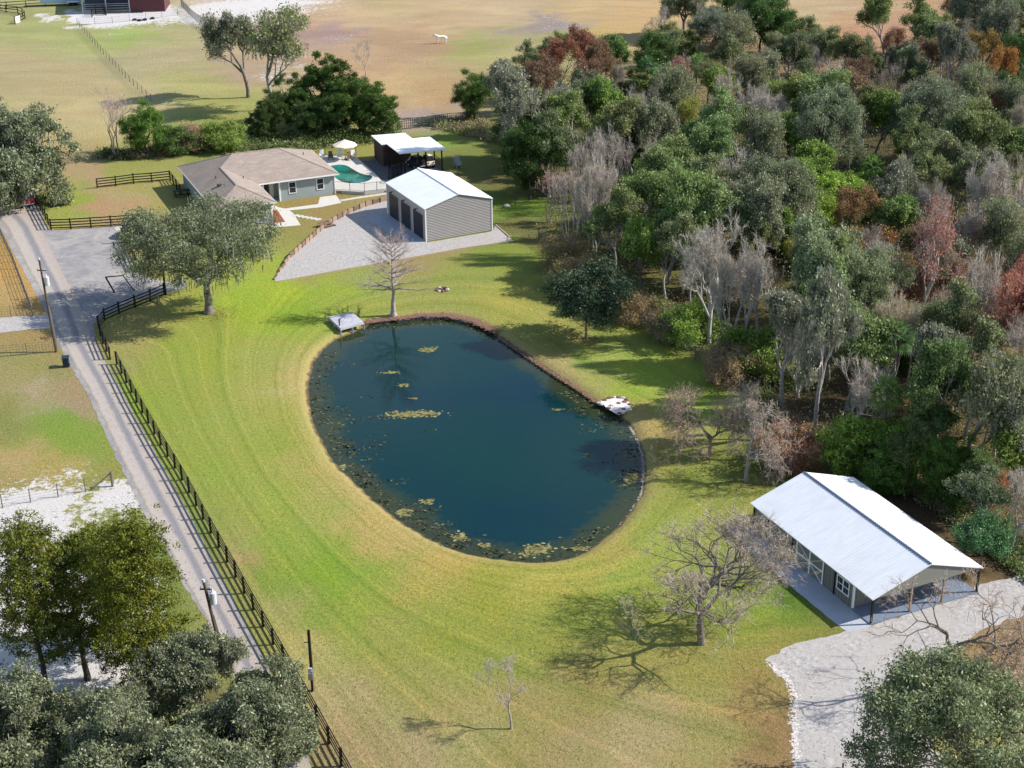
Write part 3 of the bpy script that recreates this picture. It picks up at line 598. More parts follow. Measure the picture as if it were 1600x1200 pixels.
# pool, deck, fence
def build_pool():
    dz = .40
    deck = [(524,297),(522,283),(505,250),(508,243),(556,245),(562,250),(585,270),(596,282),(610,289),(608,296),(570,300)]
    W_ = [G(u, v, dz) for u, v in deck]
    pool = [(503,262),(517,258),(530,257),(541,258),(551,264),(561,270),(571,273),(580,273.5),(582,276),(579,281),(568,285),(552,286.3),(538,285.5),(528,281),(521,275),(512,268)]
    pp = [G(u, v, dz) for u, v in pool]
    # smooth pool outline
    P = np.array([(p.x, p.y) for p in pp])
    for _ in range(2): P = np.stack([P * .75 + np.roll(P, -1, 0) * .25, P * .25 + np.roll(P, -1, 0) * .75], 1).reshape(-1, 2)
    from mathutils.geometry import tessellate_polygon
    outer = [Vector((p.x, p.y, dz)) for p in W_]; inner = [Vector((x, y, dz)) for x, y in P]
    allv = outer + inner; tri = tessellate_polygon([outer, inner])
    mb = MB(); mb.v = [tuple(v) for v in allv]; mb.f = [tuple(t) for t in tri]
    n = len(outer)
    for i in range(n):
        a, b = outer[i], outer[(i + 1) % n]; mb.poly(a, b, (b.x, b.y, 0), (a.x, a.y, 0))
    for i in range(len(inner)):
        a, b = inner[i], inner[(i + 1) % len(inner)]; mb.poly(a, b, (b.x, b.y, dz - .3), (a.x, a.y, dz - .3))
    o = mb.build('pool_deck', M['concrete'], None); tag(o, kind='structure')
    t = NT('pool_water'); k = t.ramp(t.noise(.28, 3, .5), [(.36, (.004, .045, .035)), (.58, (.012, .20, .15))]); t.col(k); t.b.inputs['Roughness'].default_value = .05; t.b.inputs['IOR'].default_value = 1.33; t.b.inputs['Specular IOR Level'].default_value = .5; t.bump(t.noise(3, 3, .5), .02, .4)
    o = strip('pool_water', t.m, [Vector((x, y, 0)) for x, y in P], dz - .10)
    w_ = MB(); a, b = W_[0], W_[-2]; 
    w_.bar((a.x, a.y - .12, .14), (b.x, b.y - .12, .14), .18, .28); o = w_.build('retaining_wall', M['timber'], None); tag(o, 'low brown timber retaining wall along the front of the pool deck', 'wall')
    f = empty('pool_fence', W_[0]); tag(f, 'thin black metal fence around the white pool deck', 'fence')
    line = [W_[0], W_[-1], W_[-2]]; line2 = [W_[2] + Vector((-1, 0, 0)), W_[3] + Vector((0, .3, 0)), W_[4] + Vector((0, .4, 0))]
    for ln in (line, line2):
        for a, b in zip(ln[:-1], ln[1:]):
            d = b - a; n = max(1, round(d.length / 2))
            for i in range(n + 1):
                p = a + d * i / n - W_[0]; MB().box(p.x - .03, p.x + .03, p.y - .03, p.y + .03, p.z, p.z + 1.3).build('post', M['black'], f)
            r = MB(); a0, b0 = a - W_[0], b - W_[0]
            for z in (.12, 1.2): r.bar(a0 + Vector((0, 0, z)), b0 + Vector((0, 0, z)), .035)
            m_ = int(d.length / .14)
            for i in range(m_): 
                p = a0 + (b0 - a0) * i / m_; r.bar(p + Vector((0, 0, .12)), p + Vector((0, 0, 1.2)), .014)
            r.build('picket_panel', M['black'], f)
    # umbrella
    c = G(540, 249, dz); u = empty('patio_umbrella', c); tag(u, 'cream octagonal patio umbrella open at the far end of the pool', 'umbrella')
    R = 1.75; z0 = 2.15; mb = MB()
    rim = [(R * cos(pi/4 * i), R * sin(pi/4 * i), z0) for i in range(8)]
    for i in range(8): mb.poly(rim[i], rim[(i + 1) % 8], (0, 0, z0 + .75)); mb.poly(rim[i], rim[(i + 1) % 8], (rim[(i + 1) % 8][0], rim[(i + 1) % 8][1], z0 - .16), (rim[i][0], rim[i][1], z0 - .16))
    mb.build('canopy', M['cream'], u); MB().cyl((0, 0, 0), (0, 0, z0 + .7), .03, n=8).build('pole', M['black'], u); MB().cyl((0, 0, 0), (0, 0, .1), .3, .25, n=14).build('base', M['darkstone'], u)
    sp = [(503,244,M['white'],'white adirondack chair at the left end of the pool deck'),(517,246,M['wood'],'brown adirondack chair second from the left on the pool deck'),(531,245,M['white'],'white-backed lounge chair left of the umbrella pole'),(547,247,M['wood'],'brown chair in the shade right of the umbrella pole'),(552,244,M['white'],'white chair at the right end of the row under the umbrella')]
    for (x, y, mm, lb) in sp:
        p = G(x, y + 3, dz); ch = empty('lounge_chair', p, random.uniform(-.5, .4)); tag(ch, lb, 'chair', 'chairs on the pool deck')
        MB().box(-.3, .3, -.3, .3, .32, .37).build('seat', mm, ch)
        bk = MB(); bk.extr([(.25, .35), (.32, .35), (.62, 1.05), (.55, 1.05)], -.28, .28, 0); bk.build('backrest', mm, ch)
        for sx in (-1, 1):
            MB().box(sx * .33 - .05, sx * .33 + .05, -.35, .35, .55, .585).build('armrest', mm, ch)
            for sy in (-.28, .28): MB().box(sx * .32 - .03, sx * .32 + .03, sy - .03, sy + .03, 0, .55).build('leg', mm, ch)
build_pool()
strip('dark_paved_yard', M['darkstone'], [G(*p) for p in ((562,252),(596,249),(612,258),(606,273),(611,288),(597,281))], .02)

# pavilion with white shed roofs
def build_pavilion():
    z = 3.25; A = G(580,211.5,z+.15); yaw = .4
    g = empty('open_shed', G(596, 262), 0); tag(g, 'open-sided shed with bright white stepped roof behind the garage', 'shed'); o0 = g.location
    def loc(p): return Vector(p) - o0
    P1 = [G(*q) for q in ((580,211.5,z+.3),(632.5,207.5,z+.3),(645,216.5,z+.25),(650,222,z+.2),(610,229,z),(604,224.5,z+.1),(596,225.8,z+.1))]
    def slab(pts, name):
        mb = MB(); pts = [loc(p) for p in pts]; n = len(pts)
        mb.poly(*pts); mb.poly(*[p - Vector((0, 0, .12)) for p in pts][::-1])
        for i in range(n): a, b = pts[i], pts[(i + 1) % n]; mb.poly(a, b, b - Vector((0, 0, .12)), a - Vector((0, 0, .12)))
        mb.build(name, M['white'], g)
    P = [G(*q) for q in ((580,211.5,z),(632.5,207.5,z),(644,216,z),(671.5,213.5,z),(698,233,z),(624,239.7,z),(604,224.5,z),(596,225.5,z))]
    slab(P, 'roof')
    for u, v in ((690,233.5),(678,224),(665,235.5),(653,237),(632,239),(607,228)):
        p = loc(G(u, v, z)); MB().box(p.x - .1, p.x + .1, p.y - .1, p.y + .1, 0, z - .125).build('post', M['black'], g)
    # board wall of the closed back bay, coloured dark to read as open shade
    a, b, c_, d = (loc(G(*q)) for q in ((584,213,z),(630,210,z),(641,216.5,z),(598,225,z)))
    mb = MB()
    for p, q in ((a, b), (b, c_), (c_, d), (d, a)):
        n = 14
        for i in range(n):
            s0 = p + (q - p) * i / n; s1 = p + (q - p) * (i + .93) / n; mb.bar((s0.x, s0.y, 1.52), (s1.x, s1.y, 1.52), .05 + .02 * (i % 2), 3.0)
    mb.build('board_wall', M['darkwood'], g)
    r = MB(); e = [loc(G(u, v)) for u, v in ((690,262),(678,251))]
    for zz in (.5, 1.0): r.bar((e[0].x, e[0].y, zz), (e[1].x, e[1].y, zz), .07)
    for i in range(8): p = e[0] + (e[1] - e[0]) * i / 7; r.bar((p.x, p.y, 0), (p.x, p.y, 1.0), .05)
    r.build('railing', M['wood'], g)
    strip('shed_floor', M['darkstone'], [G(*q) for q in ((598,255),(640,249),(680,250),(693,266),(620,279),(606,272))], .024)
    # lattice gate
    p0, p1 = G(608, 281), G(628, 272); ga = empty('yard_gate', p0); tag(ga, 'dark slatted gate between paved yard and garage roof', 'gate'); d = p1 - p0
    m1 = MB()
    for zz in (.15, 1.45): m1.bar(Vector((0, 0, zz)), d + Vector((0, 0, zz)), .08)
    for i in range(16): q = d * i / 15; m1.bar(q + Vector((0, 0, .1)), q + Vector((0, 0, 1.5)), .06 if i % 5 else .12)
    m1.build('slat_panel', M['black'], ga)
build_pavilion()

def simple_car(name, loc, rz, paint, label, cat, L=4.8, W=1.9, H=1.6, pickup=False):
    c = empty(name, loc, rz); tag(c, label, cat)
    hw = W / 2
    prof = [(-L/2, .42), (L/2, .42), (L/2 + .02, .75), (L/2 - .25, .92), (L*.22, 1.02), (-L/2 + .03, 1.02), (-L/2 - .02, .7)]
    MB().extr([(a, b) for a, b in prof], -hw, hw, 0).build('body', paint, c, bevel=.05)
    cab = [(L*.25, 1.0), (L*.10, H), (-L*.12 if pickup else -L*.34, H), (-L*.17 if pickup else -L*.46, 1.0)]
    MB().extr(cab, -hw + .12, hw - .12, 0).build('cabin_glass', M['glass'], c)
    MB().box(-hw + .16, hw - .16, (-L*.115 if pickup else -L*.33), L*.095, H + .002, H + .05).build('cabin_roof', paint, c)
    if pickup: MB().box(-hw + .1, hw - .1, -L/2 + .12, -L*.19, 1.025, 1.035).build('truck_bed', M['door'], c)
    for sx in (-1, 1):
        for y in (-L*.3, L*.31):
            w_ = MB().cyl((sx * (hw - .2), y, .36), (sx * (hw + .01), y, .36), .36, n=18).build('wheel', M['rubber'], c); MB().cyl((sx * (hw + .012), y, .36), (sx * (hw + .03), y, .36), .2, n=14).build('rim', M['steel'], w_)
        MB().box(sx * (hw - .3) - .14, sx * (hw - .3) + .14, L/2 - .02, L/2 + .03, .70, .84).build('headlight', M['white'], c)
        MB().box(sx * (hw - .2) - .09, sx * (hw - .2) + .09, -L/2 - .03, -L/2 + .02, .74, .94).build('taillight', M['redlamp'], c)
    MB().box(-hw + .05, hw - .05, -L/2 - .1, -L/2 - .03, .45, .6).build('rear_bumper', M['steel'], c)
    return c
M['redlamp'] = simple('red_lens', (.25, .01, .01), .3)
M['redpaint'] = simple('dark_red_paint', (.18, .008, .014), .22, .1, .05)
M['silver'] = simple('silver_paint', (.50, .52, .55), .25, .5, .05)
M['bluepaint'] = simple('light_blue_panels', (.30, .42, .55), .35, .1, .05)
simple_car('pickup_truck', G(38, 316), .42, M['redpaint'], 'dark red pickup truck parked under the large oak at the left edge', 'truck', 5.6, 2.0, 1.85, True)
simple_car('parked_car', G(212, 366), -.3, M['silver'], 'silver car on the concrete pad behind the broad oak crown', 'car', 4.6, 1.85, 1.5)
simple_car('utility_vehicle', G(650, 262), .6, M['door'], 'small dark utility vehicle parked under the white shed roof', 'utility vehicle', 2.8, 1.4, 1.75)
simple_car('parked_cart', G(668, 260), .5, M['cream'], 'cream golf cart under the right end of the shed roof', 'golf cart', 2.4, 1.2, 1.7)
# horse trailer, top left edge
t = empty('horse_trailer', G(103, 8), 0.12); tag(t, 'light blue trailer with white roof beyond the paddock fence at the top edge', 'trailer')
MB().box(-5, 3.5, -1.2, 1.2, .6, 3.0).build('body', M['bluepaint'], t, bevel=.12); MB().box(3.52, 5.6, -.9, .9, .7, 1.5).build('nose', M['white'], t, bevel=.1)
for x in (1.2, 2.2):
    MB().cyl((x, -1.25, .42), (x, -1.0, .42), .42, n=16).build('wheel', M['rubber'], t); MB().cyl((x, 1.0, .42), (x, 1.25, .42), .42, n=16).build('wheel', M['rubber'], t)
MB().box(.5, 2.9, -1.32, -1.21, .75, 1.0).build('fender', M['white'], t)

# ------------------------------------------------------------------ fences
def copyo(o, parent, loc=None, rz=None):
    c = o.copy(); C.objects.link(c); c.parent = parent
    if loc is not None: c.location = loc
    if rz is not None: c.rotation_euler = (0, 0, rz)
    return c
def walk(line, step):
    L = [Vector((p[0], p[1], 0)) for p in line]; out = [L[0]]
    for a, b in zip(L[:-1], L[1:]):
        d = b - a; n = max(1, round(d.length / step))
        for i in range(1, n + 1): out.append(a + d * i / n)
    return out
def even(line, step):
    P = np.array([tuple(p)[:2] for p in line]); d = np.r_[0, np.cumsum(np.hypot(*np.diff(P, axis=0).T))]; n = max(1, round(d[-1] / step)); t = np.linspace(0, d[-1], n + 1)
    return [Vector((x, y, 0)) for x, y in zip(np.interp(t, d, P[:, 0]), np.interp(t, d, P[:, 1]))]
POST = {}
def board_fence(name, line, label, rails=4, H=1.35, step=2.45, mat='black', keepcorner=False, rw=.14):
    pts = walk(line, step) if keepcorner else even(line, step)
    f = empty(name, pts[0]); tag(f, label, 'fence'); o = pts[0]
    key = (mat, H); side = -1
    for i, p in enumerate(pts):
        q = pts[min(i + 1, len(pts) - 1)] - pts[max(i - 1, 0)]; a = atan2(q.y, q.x)
        if key not in POST:
            POST[key] = MB().box(-.075, .075, -.075, .075, 0, H + .08).build('post', M[mat], f); POST[key].location = p - o; POST[key].rotation_euler.z = a
        else: c_ = copyo(POST[key], f, p - o, a); c_.rotation_euler.x = random.gauss(0, .02); c_.rotation_euler.y = random.gauss(0, .02); c_.scale.z = random.uniform(.96, 1.05)
    for a, b in zip(pts[:-1], pts[1:]):
        d = b - a; L = d.length; r = MB()
        for k in range(rails):
            z = H - .08 - k * (H - .22) / max(1, rails - 1) * .95; j = random.uniform(-.012, .012)
            r.box(-.0, L, .078, .105, z - rw / 2 + j, z + rw / 2 + j)
        x = r.build('board_panel', M[mat], f); x.location = a - o; x.rotation_euler.z = atan2(d.y, d.x)
    return f
def wire_fence(name, line, label, H=1.2, step=3.0, wires=5, mesh=False, mat='postwood', pr=.05, brace=False, wr=.006, topz=None):
    pts = even(line, step); f = empty(name, pts[0]); tag(f, label, 'fence'); o = pts[0]; first = None
    for i, p in enumerate(pts):
        if first is None: first = MB().cyl((0, 0, 0), (0, 0, H), pr, pr * .9, 7).build('post', M[mat], f)
        else: copyo(first, f, p - o)
    r = MB()
    for a, b in zip(pts[:-1], pts[1:]):
        a = a - o; b = b - o
        for k in range(wires): z = .12 + (H - .2) * k / (wires - 1); r.bar(a + Vector((0, 0, z)), b + Vector((0, 0, z)), wr * 2)
        if mesh:
            n = int((b - a).length / .3)
            for i in range(1, n): p = a + (b - a) * i / n; r.bar(p + Vector((0, 0, .1)), p + Vector((0, 0, H - .08)), wr * 2)
    r.build('wire_mesh', M['wire'], f)
    if brace: 
        e = pts[-1] - o; d = (pts[-2] - o - e).normalized(); MB().cyl(e + Vector((0, 0, H)), e + d * 1.7 + Vector((0, 0, .15)), .06, n=7).build('brace', M[mat], f)
        MB().cyl(e, e + Vector((0, 0, H + .15)), .11, n=8).build('corner_post', M[mat], f)
    return f
board_fence('board_fence', RF, 'long black four-board fence running beside the road to the bottom edge')
board_fence('board_fence', [G2(u, v) for u, v in ((257,461),(247,466),(225,475),(200,485),(173,496),(153,507),(158,530),(172,562))] , 'curved black board fence beside the gate where the road meets the driveway', step=2.3)
board_fence('board_fence', [G2(u, v) for u, v in ((80,359),(113,358),(177,354),(236,349))], 'black board fence in front of the house yard above the grey parking area', step=2.7)
board_fence('board_fence', [G2(u, v) for u, v in ((80,359),(66,333),(54,310),(46,292))], 'black board fence beside the red pickup truck under the oak', step=2.3)
board_fence('board_fence', [G2(u, v) for u, v in ((152,294),(180,291),(209,287),(237,285),(266,282))], 'black board fence across the lawn left of the house', step=2.7)
board_fence('board_fence', [G2(u, v) for u, v in ((266,282),(276,296),(282,304))], 'short dark fence return beside the left wall of the house', step=2.0)
board_fence('board_fence', [G2(u, v) for u, v in ((196,378),(204,396),(216,424))], 'black board fence behind the broad oak, right of the parking area', step=2.3)
wire_fence('field_gate', [G2(u, v) for u, v in ((133,296),(152,294))], 'thin metal field gate left of the black lawn fence', H=1.15, step=1.7, mat='steel', pr=.03, wires=4)
wire_fence('wire_fence', [G2(u, v) for u, v in ((-40,803),(12,792),(80,779),(120,771),(152,765),(176,760))], 'farm wire fence with brace post beside the road above the white sand', H=1.3, step=2.1, mesh=False, brace=True)
wire_fence('wire_fence', [G2(u, v) for u, v in ((-12,340),(20,410),(51,493))], 'grey wire fence along the left verge above the side driveway', H=1.4, step=2.6, mesh=True, mat='steel', wr=.012)
wire_fence('wire_fence', [G2(u, v) for u, v in ((51,494),(0,496),(-50,500))], 'wire fence along the upper edge of the side driveway', H=1.3, step=2.5, mesh=True)
wire_fence('wire_fence', [G2(u, v) for u, v in ((-50,563),(0,558),(88,550))], 'dark wire fence below the side driveway by the utility pole', H=1.3, step=3.2, mesh=True, wr=.009)
wire_fence('pasture_fence', [G2(u, v) for u, v in ((121,39),(160,83),(200,126),(236,158))], 'dark wire fence running diagonally across the upper left pasture', H=1.25, step=3.0, mesh=False, wr=.010)
wire_fence('pasture_fence', [G2(u, v) for u, v in ((121,39),(165,37),(215,32),(278,24))], 'wire fence between grey sand and pasture below the red barn', H=1.35, step=3.4, wires=4, mesh=True, wr=.01)
wire_fence('chain_link_fence', [G2(u, v) for u, v in ((283,10),(300,28),(315,40),(332,52))], 'silver chain link fence beside the sandy lot at the top', H=1.8, step=2.6, mat='steel', mesh=True, wr=.016)
board_fence('paddock_fence', [G2(u, v) for u, v in ((-20,16),(15,14),(55,11),(100,8),(150,5),(153,3)) ], 'dark board fence crossing the top left paddock below the trailer', rails=3, step=4.2, H=1.5)
board_fence('paddock_fence', [G2(u, v) for u, v in ((-30,12),(10,20),(32,22),(40,29),(30,34))], 'curved dark board fence of the round pen at the left edge', rails=3, step=3.0, H=1.5)
board_fence('paddock_fence', [G2(u, v) for u, v in ((150,4),(158,14),(166,24))], 'dark board fence left of the red barn at the top', rails=4, step=2.4, H=1.5)
board_fence('paddock_fence', [G2(u, v) for u, v in ((144,27),(150,22),(166,24))], 'short dark rail fence left of the red barn with leaning boards', rails=4, step=2.6, H=1.6)
wp = empty('striped_gate', G(24, 38)); tag(wp, 'white striped panel gate of the round pen at the left edge', 'gate'); d = G(32, 35) - G(24, 38)
mb = MB()
for z in (.25, .6, .95, 1.3): mb.bar(Vector((0, 0, z)), d + Vector((0, 0, z)), .04, .22)
mb.build('board', M['white'], wp); MB().box(-.1, .1, -.1, .1, 0, 1.6).build('gate_post', M['wood'], wp)
wire_fence('wire_fence', [G2(u, v) for u, v in ((622,203),(660,199),(705,193),(760,190))], 'weathered fence at the back edge of the lawn before the brown pasture', H=1.7, step=2.0, mesh=True, wr=.03)
wire_fence('wood_edge_fence', [G2(u, v) for u, v in ((842,376),(868,402),(900,430),(945,462),(985,486),(1023,520),(1065,546),(1105,578),(1130,594),(1170,630),(1210,672),(1235,705))], 'old post and wire fence along the edge of the wood beside the pond lawn', H=1.5, step=2.7, mesh=True, pr=.07, wr=.012)

# pool yard timber retaining wall of the gravel yard
def build_timber_wall():
    tops = [(428,437),(452,404),(475,384),(497,364),(520,347),(546,333),(575,321),(606,313)]
    f = empty('timber_wall', G(*tops[0])); tag(f, 'stepped brown timber retaining wall curving along the gravel yard', 'retaining wall'); o = f.location
    P = even([G2(u, v) for u, v in tops], 1.25)
    for i, (a, b) in enumerate(zip(P[:-1], P[1:])):
        a = a - o; b = b - o; hgt = min(.7, .14 + i * .07)
        mb = MB(); n = max(1, int(hgt / .14))
        for k in range(n): mb.bar(a + Vector((0, 0, .07 + k * .142)), b + Vector((0, 0, .07 + k * .142)) , .14 + .012 * (k % 2), .136)
        mb.build('timber_course', M['timber'] if i % 3 else M['wood'], f)
        mb = MB(); mb.bar(a + Vector((.02, -.1, 0)), a + Vector((.02, -.1, hgt + .02)), .14); mb.build('post', M['wood'], f)
    s = empty('timber_steps', G(508, 353), .45 + .25); tag(s, 'three wooden steps leading from gravel yard up to the lawn', 'steps')
    for k in range(3): MB().box(-.95, .95, -.9 + k * .42, -.5 + k * .42, .16 + k * .17, .22 + k * .17).build('tread', M['wood'], s)
    MB().box(-1.0, -.96, -.95, .4, 0, .15).box(.96, 1.0, -.95, .4, 0, .15).box(-.95, .95, -.52, .4, 0, .15).build('stringer', M['wood'], s)
    e = empty('timber_edging', G(445, 438)); tag(e, 'low pale timber edging between gravel yard and green lawn', 'edging'); o = e.location
    P = even([G2(u, v) for u, v in ((430,441),(445,438.5),(520,424.5),(600,410.5),(650,401.5),(720,388.5),(803,377),(775,352))], 2.4)
    for a, b in zip(P[:-1], P[1:]): MB().bar(a - o + Vector((0, 0, .06)), b - o + Vector((0, 0, .06)), .13, .12).build('timber', M['edging'], e)
M['edging'] = simple('pale_timber', (.42, .33, .26), .9, 0, .2)
build_timber_wall()
sq = MB().box(-.42, .42, -.30, .30, .0, .045); first = None
def stones(pts, n, lab, grp):
    global first
    P = even([G2(u, v) for u, v in pts], 1); P = np.array([(p.x, p.y) for p in P]); tt = np.linspace(0, len(P) - 1, n)
    for i, t_ in enumerate(tt):
        x = np.interp(t_, range(len(P)), P[:, 0]); y = np.interp(t_, range(len(P)), P[:, 1])
        if first is None: first = sq.build('stepping_stone', M['concrete']); o = first
        else: o = first.copy(); C.objects.link(o)
        o.location = (x, y, .0); o.rotation_euler.z = .4 + random.uniform(-.12, .12); tag(o, lab, 'paving stone', grp)
stones([(537,313),(560,309),(590,305),(606,302)], 9, 'square pale stepping stone in the row between walkway and garage', 'stepping stones from walkway to garage')
stones([(463,337),(480,340),(497,343)], 6, 'square pale stepping stone in the row between mulch bed and wooden steps', 'stepping stones to the wooden steps')

# ------------------------------------------------------------------ poles
def utility_pole(base, top, H, label, box=True):
    b = G(*base); t = G(top[0], top[1], H); o = empty('utility_pole', b); tag(o, label, 'utility pole')
    q = t - b; MB().cyl((0, 0, 0), q, .14, .10, 12).build('pole', M['pole'], o); MB().cyl(q + Vector((0, 0, -.05)), q + Vector((0, 0, .14)), .12, .10, 12).build('pole_cap', M['porcelain'], o)
    p = q * .78
    tr = MB(); tr.cyl(p + Vector((.42, -.1, -.55)), p + Vector((.42, -.1, .35)), .24, n=14); tr.cyl(p + Vector((.42, -.1, .35)), p + Vector((.42, -.1, .43)), .2, .1, n=14); x = tr.build('transformer', M['porcelain'], o)
    MB().cyl(p + Vector((.42, -.1, .42)), p + Vector((.42, -.1, .66)), .06, .04, n=8).build('bushing', M['white'], x)
    MB().bar(p + Vector((0, -.05, -.2)), p + Vector((.3, -.08, -.2)), .08).build('bracket', M['steel'], o)
    MB().bar(p * 1.13 + Vector((-.4, 0, 0)), p * 1.13 + Vector((.5, 0, 0)), .09).build('crossarm', M['pole'], o)
    for s in (-.35, .35): MB().cyl(p * 1.13 + Vector((s, 0, .04)), p * 1.13 + Vector((s, 0, .22)), .05, .03, n=8).build('insulator', M['porcelain'], o)
    gw = MB().bar(q * .5 + Vector((.13, 0, 0)), q * .02 + Vector((.2, 0, 0)), .06); gw.build('conduit', M['steel'], o)
utility_pole((88,550), (61,405), 9.8, 'tall leaning utility pole with grey transformer beside the side driveway')
utility_pole((344,1012), (318,908), 5.6, 'dark utility pole with transformer on the road verge by the cedars')
s = empty('service_pole', G(489, 1079)); tag(s, 'black service pole with meter boxes standing beside the road fence', 'pole')
MB().cyl((0, 0, 0), (0, 0, 4.85), .12, .1, 12).build('pole', M['black'], s); MB().box(-.22, .10, -.22, -.13, 1.0, 1.5).build('meter_box', M['steel'], s); MB().box(-.2, .06, -.24, -.13, 1.62, 1.95).build('breaker_box', M['porcelain'], s); MB().cyl((.08, -.13, 0), (.08, -.13, 1.9), .03, n=8).build('conduit', M['steel'], s); MB().bar((-.35, -.0, 3.9), (.0, 0, 3.9), .05).build('bracket', M['black'], s)
gp = empty('gate_post', G(259, 461)); tag(gp, 'tall black gate post at the end of the curved board fence', 'post'); MB().box(-.1, .1, -.1, .1, 0, 4.0).build('post', M['black'], gp)
gp = empty('gate_post', G(179, 457)); tag(gp, 'leaning dark gate frame post standing on the parking area', 'post'); q = G(165, 433, 1.9) - gp.location; MB().bar((0, 0, 0), q, .16).build('post', M['black'], gp); MB().bar(q, q + Vector((1.9, .2, .1)), .1).build('crossbeam', M['black'], gp); MB().bar(q + Vector((1.9, .2, .1)), (2.1, 0.5, 0), .12).build('side_post', M['black'], gp)
for (u, v, H, l) in ((193, 380, 1.9, 'taller dark post beside the white concrete driveway'), (198, 384, 1.4, 'shorter dark post right of the tall post by the white driveway')):
    p = empty('bollard_post', G(u, v)); tag(p, l, 'post', 'posts by the house driveway'); MB().box(-.11, .11, -.11, .11, 0, H).build('post', M['pole'], p); MB().box(-.13, .13, -.13, .13, H + .002, H + .05).build('cap', M['black'], p)
# trash bin
b = empty('trash_bin', G(104, 573), .2); tag(b, 'dark blue wheeled trash bin on the grass beside the road', 'trash bin')
binm = simple('dark_plastic', (.02, .03, .045), .5); bb = bmesh.new(); me = bpy.data.meshes.new('bin_body')
MB().extr([(-.28, 0.05), (.28, 0.05), (.36, 1.0), (-.36, 1.0)], -.3, .3, 0).build('body', binm, b, bevel=.03)
MB().box(-.36, .36, -.42, .44, 1.01, 1.09).build('lid', binm, b, bevel=.03); MB().bar((-.28, .46, 1.0), (.28, .46, 1.0), .04).build('handle', binm, b)
for s_ in (-.3, .3): MB().cyl((s_ - .04, .28, .12), (s_ + .04, .28, .12), .12, n=12).build('wheel', M['rubber'], b)
me = None; bb.free()

# red barn at the top
def red_barn():
    p = G(258, 18); g = empty('red_barn', p, .08); tag(g, 'dark red barn with white roof edge at the top of the photo', 'barn')
    MB().box(-7, 0, 0, 9, 0, 3.9).build('wall', M['redwall'], g)
    MB().box(-17, -7.01, 4, 9, 0, 3.7).build('stall_wall', simple('dark_blue_panels', (.05, .07, .12), .7), g)  # stall wall in a dark blue tone
    mb = MB(); mb.poly((-17.4, -1, 3.9), (.4, -1, 3.9), (.4, 9, 5.2), (-17.4, 9, 5.2)); mb.poly((-17.4, -1, 3.8), (.4, -1, 3.8), (.4, 9, 5.1), (-17.4, 9, 5.1)); mb.poly((-17.4, -1, 3.9), (.4, -1, 3.9), (.4, -1, 3.8), (-17.4, -1, 3.8)); mb.build('roof', M['white'], g)
    for x in (-16.8, -12, -7.2): MB().box(x - .1, x + .1, -.1, .1, 0, 3.75).build('post', M['steel'], g)
    r = MB()
    for z in (.5, 1.0, 1.5, 1.9): r.bar((-16.8, -.2, z), (-7.2, -.2, z), .07)
    r.build('stall_rail', M['steel'], g)
red_barn()

# dock
def build_dock():
    z = .55; c = [G(512, 494, z), G(541, 487, z), G(568, 501, z), G(568, 507, z), G(532, 514, z)]
    g = empty('wooden_dock', G(540, 512)); tag(g, 'small grey wooden dock on posts at the top left edge of the pond', 'dock'); o = g.location
    A, B, D, E_ = [p - o for p in (G(513, 495, z), G(550, 487, z), G(568, 503, z), G(532, 513, z))]
    mb = MB(); n = 16
    for i in range(n):
        f0, f1 = i / n, (i + .9) / n; a0, a1 = A + (E_ - A) * f0, A + (E_ - A) * f1; b0, b1 = B + (D - B) * f0, B + (D - B) * f1
        mb.poly(a0, b0, b1, a1); dn = Vector((0, 0, -.05)); mb.poly(a0 + dn, b0 + dn, b1 + dn, a1 + dn); mb.poly(a0, b0, b0 + dn, a0 + dn); mb.poly(a1, b1, b1 + dn, a1 + dn)
    mb.build('deck', M['greywood'], g)
    f = MB(); dn = Vector((0, 0, -.16))
    for p, q in ((A, B), (B, D), (D, E_), (E_, A)): f.bar(p + dn, q + dn, .06, .2)
    f.build('rim_joist', M['greywood'], g)
    for p in (A, B, D, E_, (D + E_) / 2, (A + E_) / 2): MB().box(p.x - .08, p.x + .08, p.y - .02, p.y + .14, -1.2 - z, p.z - .26).build('post', M['greywood'], g)
    p = A + (E_ - A) * .8 + (B - A) * .06; MB().box(p.x - .06, p.x + .06, p.y, p.y + .12, p.z + .003, p.z + .75).build('mooring_post', M['pole'], g)
build_dock()

# rocks
def rock(name, p, s, mat, seed, flat=.6):
    bm = bmesh.new(); bmesh.ops.create_icosphere(bm, subdivisions=2, radius=1); r = random.Random(seed)
    from mathutils import noise
    for v in bm.verts:
        k = 1 + .5 * (noise.noise(v.co * 1.3 + Vector((seed * 3.1, 0, 0)))) + .15 * noise.noise(v.co * 4 + Vector((seed, 0, 0))); v.co = Vector((v.co.x * s * k * r.uniform(.95, 1.05), v.co.y * s * k, max(-.25 * s, v.co.z * s * k * flat)))
    me = bpy.data.meshes.new(name); bm.to_mesh(me); bm.free(); o = link(name, me, mat); o.location = p; o.rotation_euler.z = r.uniform(0, 6); return o
